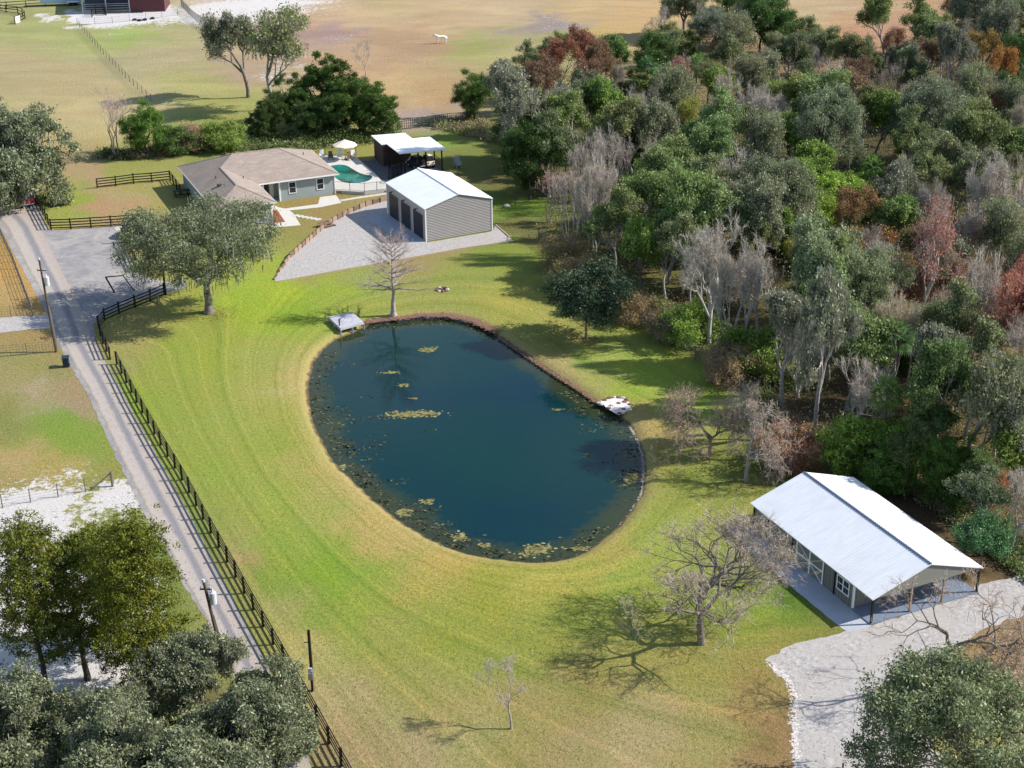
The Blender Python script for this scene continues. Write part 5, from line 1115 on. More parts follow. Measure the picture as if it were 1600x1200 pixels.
P_ = dict(
 oak_yard=broad('live_oak', 11, 12.2, 7.1, 7.7, 3.7, 92, 340, .15, 'oakl', BARK, 22, .55, .26, spread=.62, flatb=.5, rough=.3),
 oak_a=broad('live_oak', 12, 11, 5.4, 6.4, 4.5, 90, 360, .14, 'oakl', BARK, 5, .34, .3, stems=1, spread=.66, rough=.35),
 oak_n=bare('live_oak', 113, 8.6, R=4.9, spread=.74, depth=7, leaf='oakl', leafn=16, leafsize=0.132, moss=1, haze=1, bark=BARK, twig='twig', up=.04, lspread=0.26, crown='crown', trunk=.3, first=.12, ratio=.82, kids0=5, kids=(2, 3), tipd=3),
 oak_m=bare('live_oak', 114, 9.6, R=4.4, spread=.66, depth=7, leaf='oakl', leafn=15, leafsize=0.132, moss=2, haze=1, bark=BARK, twig='twig', up=.08, lspread=0.26, crown='crown', trunk=.3, first=.12, ratio=.82, kids0=4, kids=(2, 3), tipd=3),
 oak_b=bare('live_oak', 13, 12, R=4.3, spread=.66, leaf='oakl', leafn=10, leafsize=0.155, moss=2, haze=1, bark=BARK, twig='twig', up=.1, lspread=0.36, crown='crown', trunk=.28, first=.12, kids0=4, tipd=3),
 oak_c=bare('live_oak', 19, 12, R=3.7, spread=.58, leaf='oakl', leafn=5, leafsize=0.155, moss=3, haze=1, bark=PALE, twig='twigp', up=.14, lspread=0.34, crown='crown', trunk=.25, first=.15, kids0=4, tipd=3, minr=.02),
 olive_a=bare('laurel_oak', 14, 11, R=4.2, spread=.6, leaf='olive', leafn=12, leafsize=0.155, haze=1, bark=PALE, up=.14, lspread=0.36, crown='crown', trunk=.22, first=.10, kids0=4, tipd=3),
 olive_b=bare('laurel_oak', 15, 12, R=3.5, spread=.5, leaf='olive', leafn=10, leafsize=0.155, haze=1, bark=PALE, twig='twigp', up=.18, lspread=0.36, crown='crown', trunk=.2, first=.10, kids0=4, tipd=3, minr=.02),
 olive_c=bare('laurel_oak', 215, 11, R=3.9, spread=.56, leaf='oakl', leafn=12, leafsize=0.155, haze=1, bark=PALE, twig='twigp', up=.14, lspread=0.36, crown='crown', trunk=.2, first=.08, kids0=5, tipd=3),
 green_a=bare('broadleaf_tree', 16, 9, R=3.6, spread=.6, leaf='green', leafn=12, leafsize=0.171, haze=1, bark=BARK, up=.12, lspread=0.36, crown='crown', trunk=.17, first=.08, kids0=5, tipd=3),
 dark_a=broad('evergreen_tree', 17, 10, 4.2, 5.4, 4.6, 56, 480, .14, 'dark', DARK, 0, .25, .25, flatb=.9, rough=.35),
 dark_b=broad('evergreen_tree', 117, 8.5, 3.6, 4.6, 4.3, 60, 420, .14, 'dark', DARK, 0, .2, .2, flatb=.95, rough=.6, spread=.62),
 magnolia=broad('magnolia', 18, 7.8, 4.0, 4.9, 2.9, 62, 240, .17, 'magnolia', BARK, 0, .17, .25, flatb=.7, rough=.2),
 rust_a=bare('rust_leaved_tree', 20, 11, R=3.2, spread=.58, leaf='rust', leafn=6, leafsize=0.139, haze=1, bark=PALE, twig='twigp', up=.16, lspread=0.36, first=.1, kids0=4, tipd=3, crown='crown', trunk=.18),
 shrub=broad('shrub', 21, 3.2, 2.2, 1.6, 1.6, 30, 330, .11, 'green', DARK, 0, .07, .2, stems=3, flatb=.9, crown='foliage'),
 shrub_dry=broad('dry_shrub', 22, 2.6, 1.9, 1.3, 1.3, 26, 200, .08, 'dry', PALE, 0, .05, .2, stems=3, flatb=.9, crown='foliage'),
 bare_a=bare('leafless_tree', 31, 10, R=3.2, spread=.58, depth=7, trunk=.2, bark=WHITE, twig='twigp', kids=(2, 3), haze=1, ratio=.8, tw=.010, first=.12, kids0=4, minr=.021, hz=.5),
 bare_b=bare('leafless_tree', 32, 11, R=2.6, spread=.42, depth=6, trunk=.15, bark=WHITE, twig='twigp', stems=3, up=.22, haze=2, ratio=.82, tw=.010, first=.16, minr=.021, hz=.6),
 bare_c=bare('leafless_tree', 33, 9, R=3.8, spread=.70, depth=7, trunk=.2, bark=PALE, twig='twigp', up=.05, haze=1, ratio=.82, tw=.009, first=.10, kids0=4, minr=.014),
 bare_spread=bare('leafless_tree', 274, 10.2, R=6.3, spread=.66, depth=7, trunk=.25, bark=BARK, twig='twigp', up=.05, first=.07, ratio=.85, kids=(2, 3), haze=2, thin=.66, tw=.008, hz=.55, kids0=4, lean=(.2, .1)),
 bare_lean=bare('leafless_tree', 75, 8.6, R=6.6, spread=.7, depth=8, trunk=.27, bark=BARK, twig='twigp', up=.04, first=.12, ratio=.84, kids=(2, 2), haze=2, thin=.66, lean=(1.2, .4), tw=.008, hz=.5, kids0=3),
 bare_small=bare('leafless_sapling', 35, 5, R=2.0, spread=.60, depth=7, trunk=.07, bark=PALE, twig='twigp', first=.16, haze=2, ratio=.8, tw=.006, kids=(2, 2), thin=.66, kids0=3, minr=.008),
 thicket=bare('thin_stemmed_tree', 36, 9, spread=.25, depth=4, trunk=.05, bark=WHITE, twig='twigp', stems=11, up=.35, first=.34, kids=(2, 2), haze=2, hz=.7, tw=.010, minr=.02),
 maple=bare('red_maple', 37, 10, R=3.4, spread=.55, bark=PALE, twig='twigr', leaf='red', leafn=5, up=.15, haze=2, leafsize=0.124, ratio=.8, first=.12, kids0=4, lspread=.4),
 maple_b=bare('red_maple', 38, 11, R=3.2, spread=.48, bark=WHITE, twig='twigr', leaf='red', leafn=3, up=.2, haze=2, leafsize=0.109, ratio=.8, tw=.009, first=.12, kids0=4, lspread=.4, minr=.02),
 bare_moss=bare('half_bare_tree', 39, 11, R=3.6, spread=.58, bark=PALE, twig='twigp', leaf='olive', leafn=4, up=.12, haze=1, leafsize=0.155, moss=1, ratio=.8, tw=.009, first=.12, kids0=4, lspread=.4, minr=.018, tipd=3),
 bare_pink=bare('leafless_tree', 40, 8, R=2.8, spread=.6, bark=REDBARK, twig='twigr', stems=3, up=.18, haze=2, depth=6, trunk=.09, ratio=.8, tw=.008, first=.14, kids=(2, 2)),
 cedar_a=cedar('cedar', 51, 13.0, 2.9, 46, 700, z0=.30), cedar_b=cedar('cedar', 52, 12, 3.0, 56, 700, z0=.20), palm_a=palm('cabbage_palm', 61, 6.5), palm_b=palm('cabbage_palm', 62, 8.5, nf=40, fr=1.7), cypress=cypress())

# single trees that stand by themselves: proto, base point, scale, yaw, tint, label
SOLO = [
 ('cypress', (615,493), 1.0, 0.3, None, 'leafless bald cypress with flared trunk on the near bank beside the dock', 'tree'),
 ('oak_yard', (327,489), 1.0, 2.2, (.78,.84,.70), 'broad moss-hung live oak above the black board fence at the driveway', 'tree'),
 ('magnolia', (916,529), 1.0, 0.0, None, 'dark glossy magnolia standing alone on the lawn above the pond', 'tree'),
 ('bare_spread', (1098,1006), 1.0, 2.6, (1.15,1.1,1.05), 'large leafless tree casting a branchy shadow below the pond', 'tree'),
 ('bare_small', (799,1139), 1.0, 1.0, None, 'small leafless sapling alone on the lawn near the bottom edge', 'tree'),
 ('bare_c', (1166,752), .82, 0.4, (1.25,1.1,1.02), 'brown leafless tree between the pond and the barn roof', 'tree'),
 ('bare_lean', (1437,1088), 1.15, 0.0, (1.25,1.08,1.0), 'leaning leafless tree over the gravel in front of the barn porch', 'tree'),
 ('oak_a', (1455,1280), .96, 1.9, (.86,.95,.74), 'round live oak over the gravel at the bottom right', 'tree'),
 ('oak_n', (4,322), 1.5, 0.2, (.84,.9,.8), 'large grey green oak at the left edge shading the red truck', 'tree'),
 ('oak_n', (-30,262), 1.4, 1.2, (.84,.9,.8), 'oak crown cut by the left edge above the red truck', 'tree'),
 ('oak_b', (388,152), 1.18, 2.2, (.8,.82,.82), 'dark crowned oak standing in the pasture behind the house', 'tree'),
 ('bare_moss', (424,172), 1.5, 1.0, (1.1,1.08,1.0), 'half bare grey oak right of the dark oak in the pasture', 'tree'),
 ('bare_pink', (180,246), 1.3, 0.0, None, 'pinkish leafless tree at the hedgerow left of the house', 'tree'),
 ('dark_a', (229,243), .72, 0.8, (1.7,1.9,1.4), 'narrow bright evergreen in the hedgerow left of the house', 'tree'),
 ('shrub', (277,240), 1.25, 0.2, (.5,.6,.55), 'dark round bush beside the narrow evergreen in the hedgerow', 'shrub'),
 ('shrub', (352,234), 1.3, 0.9, (1.1,1.1,.8), 'bright green bush behind the left roof corner of the house', 'shrub'),
 ('shrub_dry', (303,234), 1.5, 0.4, (.9,.7,.75), 'brown twiggy bush between two green bushes behind the house', 'shrub'),
 ('bare_small', (572,128), 1.4, 0.5, None, 'thin pale leafless tree rising behind the dark evergreen thicket', 'tree'),
 ('dark_a', (742,188), .72, 1.3, (1.4,1.5,1.3), 'rounded dark evergreen at the far back corner of the lawn', 'tree'),
 ('oak_c', (797,272), 1.25, 0.3, None, 'tall mossy pale-trunked oak right of the white shed roof', 'tree'),
 ('oak_m', (1068,62), 1.1, 0.9, (1.0,1.1,.8), 'isolated oak with visible limbs at the top edge of the pasture', 'tree'),
 ('cedar_a', (76,1090), 1.0, 0.0, None, 'tallest yellow green cedar on white sand at the lower left', 'tree'),
 ('cedar_b', (137,1062), .90, 1.0, (.8,.9,.8), 'darker cedar just right of the tallest cedar on white sand', 'tree'),
 ('cedar_b', (238,1092), 1.08, 2.0, (1.1,1.05,.9), 'full cedar nearest the road with orange tinged tips', 'tree'),
 ('cedar_b', (190,1010), .78, 3.0, None, 'smaller cedar behind the others close to the road verge', 'tree'),
 ('oak_n', (5,1235), .80, 0.5, (.86,.90,.78), 'grey green oak filling the bottom left corner', 'tree'),
 ('oak_m', (190,1240), .68, 1.4, (.86,.90,.78), 'grey oak below the cedars at the bottom edge', 'tree'),
 ('oak_m', (322,1125), .68, 2.4, (.86,.90,.78), 'mossy oak behind the utility pole base on the road verge', 'tree'),
 ('oak_n', (350,1258), .86, 3.3, (.86,.90,.78), 'broad oak overhanging the road at the bottom edge', 'tree'),
 ('oak_n', (430,1180), .68, 4.1, (.86,.90,.78), 'smaller oak reaching over the road to the board fence', 'tree'),
 ('oak_n', (262,1300), .9, 5.1, (.86,.90,.78), 'oak cut by the bottom edge left of the road', 'tree'),
 ('shrub', (1505,895), .0001, 0, None, None, None),
]
SOLO = [s for s in SOLO if s[5]] + [('magnolia', (1532,884), .5, 1.0, (1.6,2.2,1.6), 'low dark glossy large-leaved bush behind the barn roof at the right', 'shrub'), ('dark_b', (1478,790), .58, 2.0, (1.5,1.7,1.3), 'dense dark green tree behind the middle of the barn roof', 'tree'), ('dark_b', (1395,770), .62, 0.5, (1.7,1.9,1.4), 'smaller dense green tree behind the far end of the barn roof', 'tree'), ('olive_c', (1535,850), .55, 3.0, (.75,.85,.7), 'dark olive tree behind the near end of the barn roof', 'tree')]
for k_, b_, s_, a_, t_, lb, ct in SOLO: plant(P_[k_], G(*b_), s_, a_, t_, lb, ct)
# dark evergreen thicket behind the house: seven trees one can tell apart by place
th = [((430,205),.66,(1,1,1)),((468,198),.8,(1.1,1.2,1)),((500,186),1.02,(1.2,1.35,1.1)),((540,196),.95,(1,1,1)),((562,205),.88,(1.3,1.4,1.1)),((596,210),.78,(1.4,1.5,1.2)),((520,210),.72,(.9,1,1)),((480,214),.6,(.8,.9,.9)),((410,216),.55,(1,1,1))]
ordn = ['leftmost','second','third','fourth','fifth','sixth','seventh','eighth','rightmost']; th.sort(key=lambda t_: t_[0][0])
for i, (b_, s_, t_) in enumerate(th): plant(P_['dark_a' if i % 2 else 'dark_b'], G(*b_), s_ * (.88 if i % 2 else 1.02), i * 1.3, t_, f'dark evergreen tree, {ordn[i]} from the left of the nine in the thicket behind the house' if 0 < i < 8 else f'dark evergreen tree, {ordn[i]} of the nine in the thicket behind the house', 'tree', 'evergreen thicket behind the house')

# the wood: crown centre in the photograph, proto, scale, tint
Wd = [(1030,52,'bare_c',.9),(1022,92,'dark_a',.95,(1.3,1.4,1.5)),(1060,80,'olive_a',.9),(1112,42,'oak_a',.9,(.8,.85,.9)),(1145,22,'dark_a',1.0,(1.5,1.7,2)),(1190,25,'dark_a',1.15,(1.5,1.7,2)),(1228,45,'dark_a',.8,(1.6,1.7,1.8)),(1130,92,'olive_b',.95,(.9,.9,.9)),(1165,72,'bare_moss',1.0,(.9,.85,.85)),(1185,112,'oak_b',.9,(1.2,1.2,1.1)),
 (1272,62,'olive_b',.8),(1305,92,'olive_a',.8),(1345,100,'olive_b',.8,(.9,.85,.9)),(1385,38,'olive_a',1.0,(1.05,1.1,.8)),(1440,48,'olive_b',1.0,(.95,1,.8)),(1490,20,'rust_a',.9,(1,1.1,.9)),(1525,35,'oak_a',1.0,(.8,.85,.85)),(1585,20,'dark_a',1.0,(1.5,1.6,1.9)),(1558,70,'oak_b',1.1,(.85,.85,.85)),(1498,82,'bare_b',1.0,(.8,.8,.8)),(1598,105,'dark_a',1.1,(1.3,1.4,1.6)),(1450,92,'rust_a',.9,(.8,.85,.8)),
 (868,78,'olive_a',.5,(.9,.95,.7)),(832,105,'olive_b',.7),(905,100,'rust_a',.95,(1.1,.8,.8)),(878,118,'rust_a',.9,(1.2,.85,.8)),(935,112,'rust_a',.95,(.9,.9,.9)),(955,92,'green_a',.8,(.8,.9,.9)),(845,150,'rust_a',.9,(.8,.8,.8)),(915,155,'rust_a',.95,(.9,.8,.85)),(950,165,'bare_pink',1.1,(.9,.8,.8)),(790,150,'oak_c',.9),
 (1012,122,'palm_a',.95,(.8,1,1.1)),(1050,128,'maple',.85,(.9,.8,.9)),(1088,122,'palm_b',.8,(1.3,1.3,1.3)),(1110,150,'green_a',.8,(1,1,.8)),(1025,180,'bare_a',.95),(995,190,'bare_b',.85,(.9,.9,.9)),(1075,200,'yellow_a',.8),(1060,170,'bare_moss',.9),
 (1150,128,'bare_c',1.0,(.8,.75,.8)),(1172,172,'bare_a',1.1),(1202,190,'bare_b',1.1,(1.1,1.1,1.1)),(1240,112,'olive_a',.9,(.6,.62,.7)),(1262,132,'olive_b',.9,(.65,.7,.75)),(1300,142,'bare_b',.9,(.85,.85,.95)),(1340,122,'rust_a',.9,(.75,.8,.8)),(1380,140,'bare_pink',1.2,(.8,.78,.8)),(1420,120,'olive_b',.9,(.7,.75,.75)),
 (1478,115,'oak_c',1.0,(.8,.8,.8)),(1530,105,'rust_a',.9,(1.15,1.25,.7)),(1562,132,'rust_a',.9,(1.5,1.2,.6)),(815,195,'dark_a',.9,(.9,1,1)),(828,250,'dark_a',.9,(.9,1,1)),(858,225,'olive_b',1.0,(.8,.85,.9)),(900,200,'olive_a',1.0,(1,1.1,.8)),(932,182,'green_a',.95,(.9,1,.8)),(950,222,'green_a',.9,(1,1,1)),(880,178,'oak_c',1.0,(.9,.9,.9)),
 (992,228,'olive_a',.9,(1.05,1,.9)),(1040,215,'oak_b',.95,(1.1,1.1,1)),(1078,232,'green_a',.85,(1,1,.9)),(1112,220,'olive_b',1.1,(.95,1.15,.95)),(1132,255,'olive_a',1.1,(.95,1.15,.95)),(1180,245,'bare_moss',1.0),(1212,205,'bare_a',1.15,(1.1,1.1,1.1)),(1240,180,'olive_a',1.0,(1.15,1.15,.8)),(1315,172,'olive_a',1.4,(.95,1.1,.9)),(1372,185,'green_a',1.2,(.85,.9,.7)),(1290,215,'oak_a',1.0,(.85,.95,.85)),(1450,195,'oak_a',1.05,(.75,.8,.75)),(1418,232,'olive_b',1.0,(.8,.85,.8)),(1500,170,'bare_moss',1.1),(1545,180,'rust_a',.9,(1,.9,.9)),(1592,170,'dark_a',.9,(1.2,1.4,1.4)),(1482,225,'oak_b',1.0,(.85,.9,.85)),(1530,235,'olive_a',1.0,(1,1,.9)),(1582,240,'green_a',1.0,(.8,.85,.9)),
 (1230,240,'green_a',.9,(1.1,1.15,.9)),(1262,262,'green_a',.9,(1.1,1.15,.9)),(1362,282,'palm_a',.9,(1.5,1.6,1)),(905,255,'thicket',1.0),(938,262,'thicket',1.05,(1.1,1.1,1.1)),(970,252,'thicket',.95),(858,300,'bare_pink',.85,(1.1,.9,.8)),(1010,290,'green_a',.9,(1,1,.9)),(1062,282,'olive_a',1.0,(1,1.1,.9)),(1098,300,'olive_b',1.0),
 (932,325,'bare_b',.95,(1.1,1.1,1.1)),(892,330,'thicket',1.0,(1,.95,.95)),(962,352,'olive_b',.9,(.95,1,.8)),(1002,335,'olive_a',1.0,(.9,1.05,.8)),(1048,345,'olive_a',1.15,(.95,1.15,.9)),(1102,350,'olive_b',1.1,(.95,1.1,.95)),(1152,298,'bare_a',1.0),(1172,345,'oak_b',1.0,(1.1,1.1,1)),(1205,320,'oak_a',.9,(.8,.85,.75)),(1252,300,'green_a',.8,(1.1,1.2,.8)),(1302,300,'green_a',.8,(1.4,1.5,.9)),(1330,300,'shrub',1.6,(1.3,1.4,.9)),
 (1335,350,'rust_a',.7,(1.1,1.1,.8)),(1372,335,'yellow_a',.7),(1480,330,'yellow_a',.55),(1448,395,'maple_b',1.35),(1545,320,'bare_b',1.2,(1.1,1.1,1.15)),(1592,335,'bare_a',1.2),(1518,375,'bare_b',1.0,(.9,.85,.85)),(1500,290,'olive_b',.9),(1560,282,'oak_b',.95,(.9,.9,.85)),(1580,385,'bare_moss',1.0),
 (1002,402,'green_a',.8,(1,1.1,.8)),(960,420,'olive_b',.75,(1,1,.8)),(1042,402,'olive_a',.8),(1082,395,'olive_b',.9),(1238,400,'yellow_a',.55),(1282,425,'oak_b',.85,(1.1,1.2,1)),(1325,430,'olive_b',.85,(1.1,1.15,1)),(1112,440,'bare_a',1.2,(1.15,1.15,1.15)),(1188,432,'bare_a',1.05,(1.1,1.1,1.1)),(1150,470,'bare_b',1.0,(1.15,1.15,1.15)),(1370,400,'bare_a',.8),
 (1252,470,'oak_b',1.05,(1.1,1.25,1)),(1302,495,'olive_a',1.0,(1,1.15,1)),(1350,470,'oak_a',.8,(1.1,1.2,1)),(1230,530,'oak_c',1.0),(1282,560,'oak_c',1.1,(.9,.95,.9)),(1332,540,'olive_a',1.0,(.95,1.1,.9)),(1392,572,'palm_b',.95,(.8,.9,.9)),(1425,505,'shrub_dry',1.7,(.9,.7,.6)),(1480,540,'olive_b',.9,(1,1,1)),(1575,475,'maple',1.1,(1.1,.9,.8)),(1592,525,'maple',1.15,(1.15,1,.9)),(1558,560,'maple',.9,(1,1.1,.9)),(1530,485,'bare_b',1.0),(1500,450,'maple_b',.9),
 (1205,605,'bare_c',.75,(1.1,1,1)),(1252,630,'bare_pink',.8,(.9,.9,.9)),(1312,635,'oak_b',1.05,(.95,1.05,.8)),(1385,655,'palm_b',.8,(1.1,1.3,.8)),(1110,655,'bare_spread',.66,(1.4,1.15,1.05)),(1180,650,'bare_c',.78,(1.3,1.15,1.1)),(1480,640,'olive_a',.95,(.6,.78,.6)),(1440,660,'olive_b',.72,(.55,.7,.5)),(1525,640,'bare_moss',1.1,(.9,.9,.9)),(1565,625,'rust_a',.95,(1.4,1.2,.9)),(1480,720,'dark_a',.6,(1.6,1.8,1.3)),(1420,715,'olive_b',.5,(.5,.6,.45)),(1530,750,'olive_a',.5,(.7,.85,.6)),(1572,700,'green_a',.9,(1,1,.7)),(1590,790,'bare_c',.8),(1350,690,'shrub',1.5,(1.2,1.3,.7)),(1340,600,'bare_a',1.0),
 (1032,470,'bare_moss',.8,(1.3,1.1,.8)),(1068,485,'bare_moss',.7,(1.2,1.1,.8)),(1080,500,'shrub',1.3,(1.1,1.2,.8)),(1040,500,'shrub_dry',1.3),(1140,560,'shrub_dry',1.5,(1,.9,.8)),(1180,540,'shrub',1.4,(.9,1,.7)),(905,420,'shrub_dry',1.6,(1.1,1.1,.8)),(878,385,'shrub_dry',1.6,(1,1,.7)),(985,470,'shrub_dry',1.4,(1,.9,.7)),(1230,690,'shrub_dry',1.6,(1.2,.8,.7)),(1275,700,'bare_pink',.6),
 (1400,300,'oak_c',.9,(.9,.9,.9)),(1440,280,'olive_b',.85),(1410,330,'shrub',1.5),(1440,320,'bare_c',.8,(1,.9,.9)),(1180,390,'olive_a',.7),(1215,370,'green_a',.7,(.9,1,.7)),(1270,350,'shrub',1.7,(1.2,1.3,.6)),(1230,350,'shrub',1.6,(1.1,1.2,.7)),(1300,380,'shrub_dry',2.0,(1.1,1,.6)),(1350,380,'shrub_dry',2.0,(1.3,.9,.6)),(1280,330,'shrub',1.8,(1.2,1.2,.7)),
 (1440,560,'bare_a',.9),(1400,440,'shrub_dry',2.2,(.9,.55,.5)),(1380,500,'shrub_dry',2.0,(.9,.55,.5)),(1520,590,'olive_b',.85),(1460,600,'oak_c',.8),(1600,600,'bare_b',1.0),(1600,660,'oak_b',.9),(1545,760,'rust_a',.5,(1.3,1,.8)),(1600,430,'bare_moss',.9),(740,95,'bare_small',.0)]
P_['yellow_a'] = bare('broadleaf_tree', 23, 9, R=3.0, spread=.6, leaf='yellow', leafn=13, leafsize=.10, haze=1, bark=BARK, up=.15, lspread=.48, first=.08, kids0=4, tipd=3, crown='crown', trunk=.16)
HT = dict(olive_c=11, dark_b=8.5, oak_n=8.6, oak_m=9.6, bare_a=10, bare_b=11, bare_c=9, bare_spread=9.4, thicket=9, maple=10, maple_b=11, bare_moss=11, bare_pink=8, oak_a=11, oak_b=12, oak_c=12, olive_a=11, olive_b=12, green_a=9, yellow_a=9, dark_a=10, rust_a=11, shrub=3.2, shrub_dry=2.6, palm_a=7, palm_b=9, magnolia=7.8, bare_small=5)
KN = dict(olive_c='silvery olive tree', dark_b='ragged evergreen tree', oak_n='feathery oak', oak_m='feathery tall oak', bare_a='pale leafless tree', bare_b='upright leafless tree', bare_c='grey leafless tree', bare_spread='spreading leafless tree', thicket='thin pale stems', maple='red-budded maple', maple_b='pinkish half-bare maple', bare_moss='half-bare olive tree', bare_pink='pinkish leafless tree', oak_a='grey green oak', oak_b='mossy oak', oak_c='pale mossy oak', olive_a='olive green tree', olive_b='tall olive green tree', green_a='bright green tree', yellow_a='yellow green tree', dark_a='dark evergreen tree', rust_a='rust brown tree', shrub='bright green shrub', shrub_dry='dry brown shrub', palm_a='palm', palm_b='tall palm')
Wd = [w_ for w_ in Wd if w_[3] > .01]
rg = random.Random(12); WOOD_PX = [(812,230),(858,330),(850,365),(905,425),(985,482),(1065,542),(1130,590),(1215,670),(1300,715),(1400,752),(1480,815),(1560,870),(1640,900),(1720,900),(1720,60),(1600,-10),(1500,-10),(1470,55),(1400,85),(1330,100),(1262,85),(1150,60),(1010,80),(1000,130),(960,100),(860,110),(815,150)]
WP = [G2(u, v) for u, v in WOOD_PX]
placed = []
def base_from_crown(u, v, h): p = G(u, v, h * .62); return Vector((p.x, p.y, 0))
items = []
for w_ in Wd:
    u, v, k_, s_ = w_[:4]; s_ *= 1.0 if 'shrub' in k_ or 'palm' in k_ else .96; t_ = w_[4] if len(w_) > 4 else None; b_ = base_from_crown(u, v, HT[k_] * s_); 
    if v > 330 and not k_.startswith('shrub') and (v < 600 or 1200 < u < 1380) and not inside(np.array([[b_.x, b_.y]]), WP)[0]: continue
    items.append((b_, k_, s_, t_)); placed.append(b_)
# fill what stays open between them
fk = ['olive_c','bare_a','bare_b','dark_b','olive_a','bare_moss','olive_b','oak_b','bare_a','bare_b','thicket','bare_c','green_a','bare_moss','bare_moss','rust_a','oak_c','bare_b','bare_a','bare_c','thicket','shrub','shrub_dry']
tries = 0; nf = 0
while nf < 150 and tries < 9000:
    tries += 1; u = rg.uniform(815, 1680); v = rg.uniform(60, 880); p = G(u, v)
    if not inside(np.array([[p.x, p.y]]), WP)[0]: continue
    if min((p - q).length for q in placed) < 3.1: continue
    k_ = rg.choice(fk); ed = segdist(np.array([[p.x, p.y]]), WP, True)[0]
    if v > 680 and u > 1330 and not k_.startswith('shrub'): continue
    if ed < 2.2 and not k_.startswith('shrub'): continue
    if v > 560 and k_ in ('olive_a', 'oak_b', 'olive_b'): k_ = 'shrub'
    s_ = rg.uniform(.55, .85) * (1.6 if k_.startswith('shrub') else 1); t0 = rg.uniform(.8, 1.15); t_ = (t0 * rg.uniform(.9, 1.15), t0, t0 * rg.uniform(.75, 1.05)); items.append((p, k_, s_, t_)); placed.append(p); nf += 1
rows = [(150, 'far wood'), (260, 'back wood'), (380, 'middle wood'), (520, 'near wood'), (2000, 'wood by the barn')]
cols = [(1000, 'garage side'), (1180, 'left of centre'), (1380, 'right of centre'), (9999, 'right edge')]
cells = {}
for it in items:
    u, v = PX(it[0] + Vector((0, 0, HT[it[1]] * it[2] * .6))); r_ = next(n for y, n in rows if v < y); c_ = next(n for x, n in cols if u < x); cells.setdefault((it[1], r_, c_), []).append((u, it))
NUM = ['first', 'second', 'third', 'fourth', 'fifth', 'sixth', 'seventh', 'eighth', 'ninth', 'tenth']; NW = ['', '', 'two', 'three', 'four', 'five', 'six', 'seven', 'eight', 'nine', 'ten']
for (k_, r_, c_), L in cells.items():
    L.sort(key=lambda t_: t_[0]); n = len(L)
    for i, (u, (p, kk, s_, t_)) in enumerate(L):
        nm = KN[kk]; lab = f'{nm} in the {r_}, {c_}, the only one there' if n == 1 else f'{nm}, {NUM[i]} of {NW[n]} from left, {r_}, {c_}'
        cat = 'shrub' if 'shrub' in kk else ('palm' if 'palm' in kk else 'tree'); pr = P_[kk]
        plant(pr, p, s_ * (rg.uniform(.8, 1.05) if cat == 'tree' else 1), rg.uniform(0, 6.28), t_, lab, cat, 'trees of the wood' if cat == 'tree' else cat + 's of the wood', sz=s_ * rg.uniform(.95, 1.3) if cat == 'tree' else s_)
# undergrowth of the wood, hedgerow brush
def brush(name, poly, n, kinds, hmax, seed, size=.16):
    rng = np.random.default_rng(seed); P = np.array(poly); lo, hi = P.min(0), P.max(0); Q = np.zeros((0, 2))
    while len(Q) < n: R_ = rng.uniform(lo, hi, (n, 2)); Q = np.vstack([Q, R_[inside(R_, poly)]])
    Q = Q[:n]; nz = vnoise(Q, 5, seed) * .6 + vnoise(Q, 1.6, seed + 1) * .4; h = hmax * (.15 + .85 * nz) ** 1.3
    k = 22; cent = np.c_[Q, h * .45]; z = vnoise(Q, 7, seed + 5); L = {}
    for i, key in enumerate(kinds):
        sel = (z * len(kinds) + rng.normal(0, .5, n)).astype(int).clip(0, len(kinds) - 1) == i
        if not sel.any(): continue
        sp = np.maximum(.35, h[sel] * .45); V, F, A = leaves(cent[sel], k, sp * .8, size, rng, .5); V[:, 2] = np.abs(V[:, 2]); o = mesh_np(name, V, F, LM[key], dict(leafv=('FACE', A))); o['kind'] = 'stuff'
brush('undergrowth', WP, 8500, ['olive', 'dry', 'green', 'oakl', 'dry', 'olive', 'green', 'rust'], 4.2, 71, .12)
brush('hedgerow_brush', [G2(*p) for p in ((148,250),(150,238),(230,236),(300,228),(400,222),(400,236),(300,242),(220,250))], 420, ['dry', 'olive', 'dark', 'dry'], 1.9, 81)
brush('field_edge_brush', [G2(*p) for p in ((650,196),(700,188),(745,186),(780,200),(790,230),(760,222),(700,205))], 380, ['dry', 'olive', 'dry', 'green'], 1.6, 82)
brush('wood_edge_brush', [G2(*p) for p in ((850,375),(880,400),(985,480),(1070,540),(1140,590),(1240,690),(1260,680),(1160,560),(1050,480),(900,370))], 1500, ['dry', 'dry', 'green', 'dry'], 1.3, 83, .12)
brush('hedgerow_base', [G2(*p) for p in ((398,236),(400,215),(620,208),(624,222),(560,228),(470,236))], 400, ['dark', 'olive', 'dark'], 2.0, 84)
brush('barn_back_brush', [G2(*p) for p in ((1345,742),(1400,762),(1480,812),(1545,872),(1640,930),(1700,900),(1500,790),(1400,735),(1340,720))], 900, ['dry', 'olive', 'green', 'dry'], 1.9, 88, .12)
brush('sapling_litter', [G2(*p) for p in ((1480,1020),(1600,970),(1680,960),(1700,1080),(1560,1090),(1470,1060))], 260, ['dry', 'dry', 'olive'], .3, 86, .09)
brush('bottom_undergrowth', [G2(*p) for p in ((-60,1120),(120,1080),(290,1090),(340,1150),(390,1300),(-60,1300))], 1500, ['dry', 'olive', 'green'], 1.2, 87, .12)

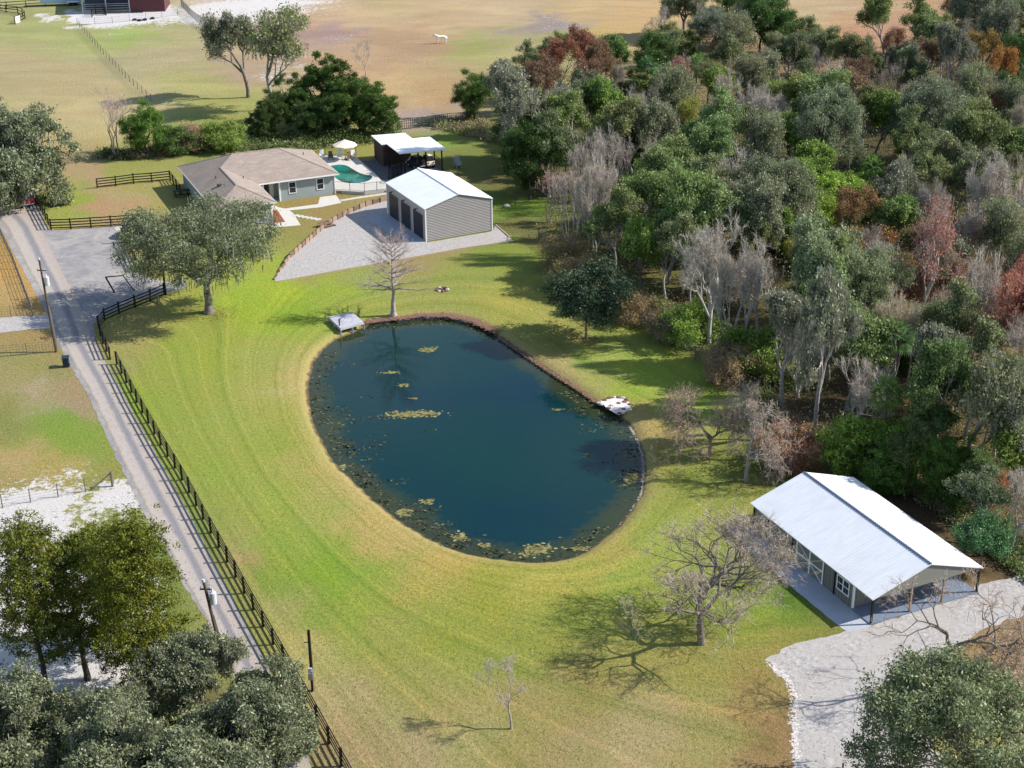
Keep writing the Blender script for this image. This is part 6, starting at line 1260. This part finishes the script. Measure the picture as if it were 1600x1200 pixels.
# ------------------------------------------------------------------ floating algae
ALG = leafmat('algae', alb(70, 70, 42), alb(122, 116, 74), 0, cc=alb(150, 144, 100))
def algae_mat(u, v, rx, ry, seed, label):
    rng = np.random.default_rng(seed); c = G(u, v, WZ); V = []; F = []; A = []
    n = max(18, int(rx * ry * 150)); 
    lob = rng.normal(0, .34 if rx > .7 else .2, (5, 2))
    for i in range(n):
        o = lob[rng.integers(5)] + rng.normal(0, .36, 2); x, y = c.x + o[0] * rx, c.y + o[1] * ry; s_ = rng.uniform(.05, .16); k_ = len(V); a0 = rng.uniform(0, 6.28); z = WZ + .006 + .02 * rng.random()
        for j in range(6): V.append((x + s_ * cos(a0 + j * 1.047) * rng.uniform(.5, 1.3) * 1.3, y + s_ * sin(a0 + j * 1.047) * rng.uniform(.5, 1.3), z))
        F.append(tuple(range(k_, k_ + 6))); A.append(rng.random())
    return mesh_np('algae_mat', V, F, ALG, dict(leafv=('FACE', A)))
mats = [(665,547,.9,.75,'round algae mat nearest the cypress reflection'),(612,582,1.0,.45,'yellowish algae mat, upper of the scattered group left of centre'),(636,602,.9,.35,'yellowish algae mat just above the long brown mat'),(646,623,.45,.2,'tiny algae fleck directly above the long mat'),(645,647,2.9,.8,'long narrow brown algae mat floating near the pond centre'),(668,784,.7,.55,'small algae mat off the lower left bank'),(634,802,.8,.6,'pale algae mat inside the lower left weed bed'),(720,838,.75,.6,'algae mat near the lower bank left of the big one'),(838,860,1.5,.9,'large green algae mat at the bottom bank of the pond'),(757,852,.6,.35,'small algae fleck between two mats at the bottom bank'),(905,858,1.0,.35,'thin algae streak at the lower right bank'),(985,748,.8,.9,'algae mat beside the stone edge on the right bank'),(530,730,.7,.4,'bright green algae patch touching the left bank'),(870,640,.5,.3,'pale algae fleck below the magnolia reflection')]
for i, (u, v, rx, ry, l) in enumerate(mats): tag(algae_mat(u, v, rx, ry, 90 + i, l), l, 'algae mat', 'algae mats floating on the pond')
def weeds():
    rng = np.random.default_rng(5); V = []; F = []; A = []; c = PO.mean(0)
    spans = [((470, 510), (520, 790), 3.0, 900), ((510, 760), (700, 880), 3.4, 1300), ((890, 1010), (610, 800), 2.6, 900), ((540, 800), (495, 530), 1.3, 500), ((760, 960), (800, 885), 1.6, 500)]
    px = [PX((p[0], p[1], WZ)) for p in PO]
    for (u0, u1), (v0, v1), wd, n in spans:
        idx = [i for i, (u, v) in enumerate(px) if u0 <= u <= u1 and v0 <= v <= v1]
        if not idx: continue
        cl = [(rng.choice(idx), rng.gamma(1.3, wd * .42)) for _ in range(n // 14)]
        for i0, dd in cl:
            p = PO[i0] + (c - PO[i0]) / np.linalg.norm(c - PO[i0]) * (dd + .1); 
            for _ in range(14):
                q = p + rng.normal(0, [.55, .3]); s_ = rng.uniform(.03, .12); k_ = len(V); a0 = rng.uniform(0, 6.28)
                for j in range(5): V.append((q[0] + s_ * 1.5 * cos(a0 + j * 1.257) * rng.uniform(.5, 1.3), q[1] + s_ * sin(a0 + j * 1.257) * rng.uniform(.5, 1.3), WZ + .004))
                F.append(tuple(range(k_, k_ + 5))); A.append(rng.random() ** 1.6)
    V = np.array(V); F = np.array(F); A = np.array(A); cen = V[F].mean(1)[:, :2]; keep = pdist(cen) < -.05
    o = mesh_np('pond_weed', V, F[keep], leafmat('pond_weed', alb(30, 38, 32), alb(66, 66, 46), 0, cc=alb(122, 118, 84)), dict(leafv=('FACE', A[keep]))); o['kind'] = 'stuff'
weeds()

# fallen leaves and dry tufts lying on the lawn
def litter(name, spots, size, mat, seed):
    rng = np.random.default_rng(seed); Q = []
    for u, v, r_, n in spots: c = G(u, v); Q.append(np.array([c.x, c.y]) + rng.normal(0, 1, (n, 2)) * r_)
    Q = np.concatenate(Q); Q = Q[pdist(Q) > .5]; V, F, A = leaves(np.c_[Q, np.full(len(Q), .03)], 1, .02, size, rng, .6, flat=.7); V[:, 2] = np.abs(V[:, 2]) + .012
    o = mesh_np(name, V, F, mat, dict(leafv=('FACE', A))); o['kind'] = 'stuff'
litter('oak_leaf_mulch', [(338,492,1.3,900),(916,531,.9,400),(1163,756,1.2,500)], .05, LM['rust'], 94)
litter('fallen_leaves', [(1000,1100,7,900),(850,1130,7,700),(1100,1010,4,500),(1160,760,4,500),(330,500,4,500),(917,532,1.6,260),(1180,1120,3,400),(1050,700,5,400),(870,470,6,300),(620,480,3,200),(500,1100,4,300),(700,1100,8,700)], .045, LM['rust'], 91)
litter('dry_grass_tufts', [(650,1000,9,900),(900,1080,9,1400),(520,1080,5,700),(1050,1120,7,1100),(150,640,5,400),(60,720,5,400),(420,900,5,400),(700,940,9,600),(1050,850,7,500),(300,600,5,300),(600,440,7,300)], .05, LM['dry'], 92)
litter('green_weed_tufts', [(400,760,8,700),(300,600,8,500),(560,950,8,700),(950,930,9,700),(1040,620,7,400),(480,460,7,300),(750,1020,8,600)], .06, LM['green'], 93)
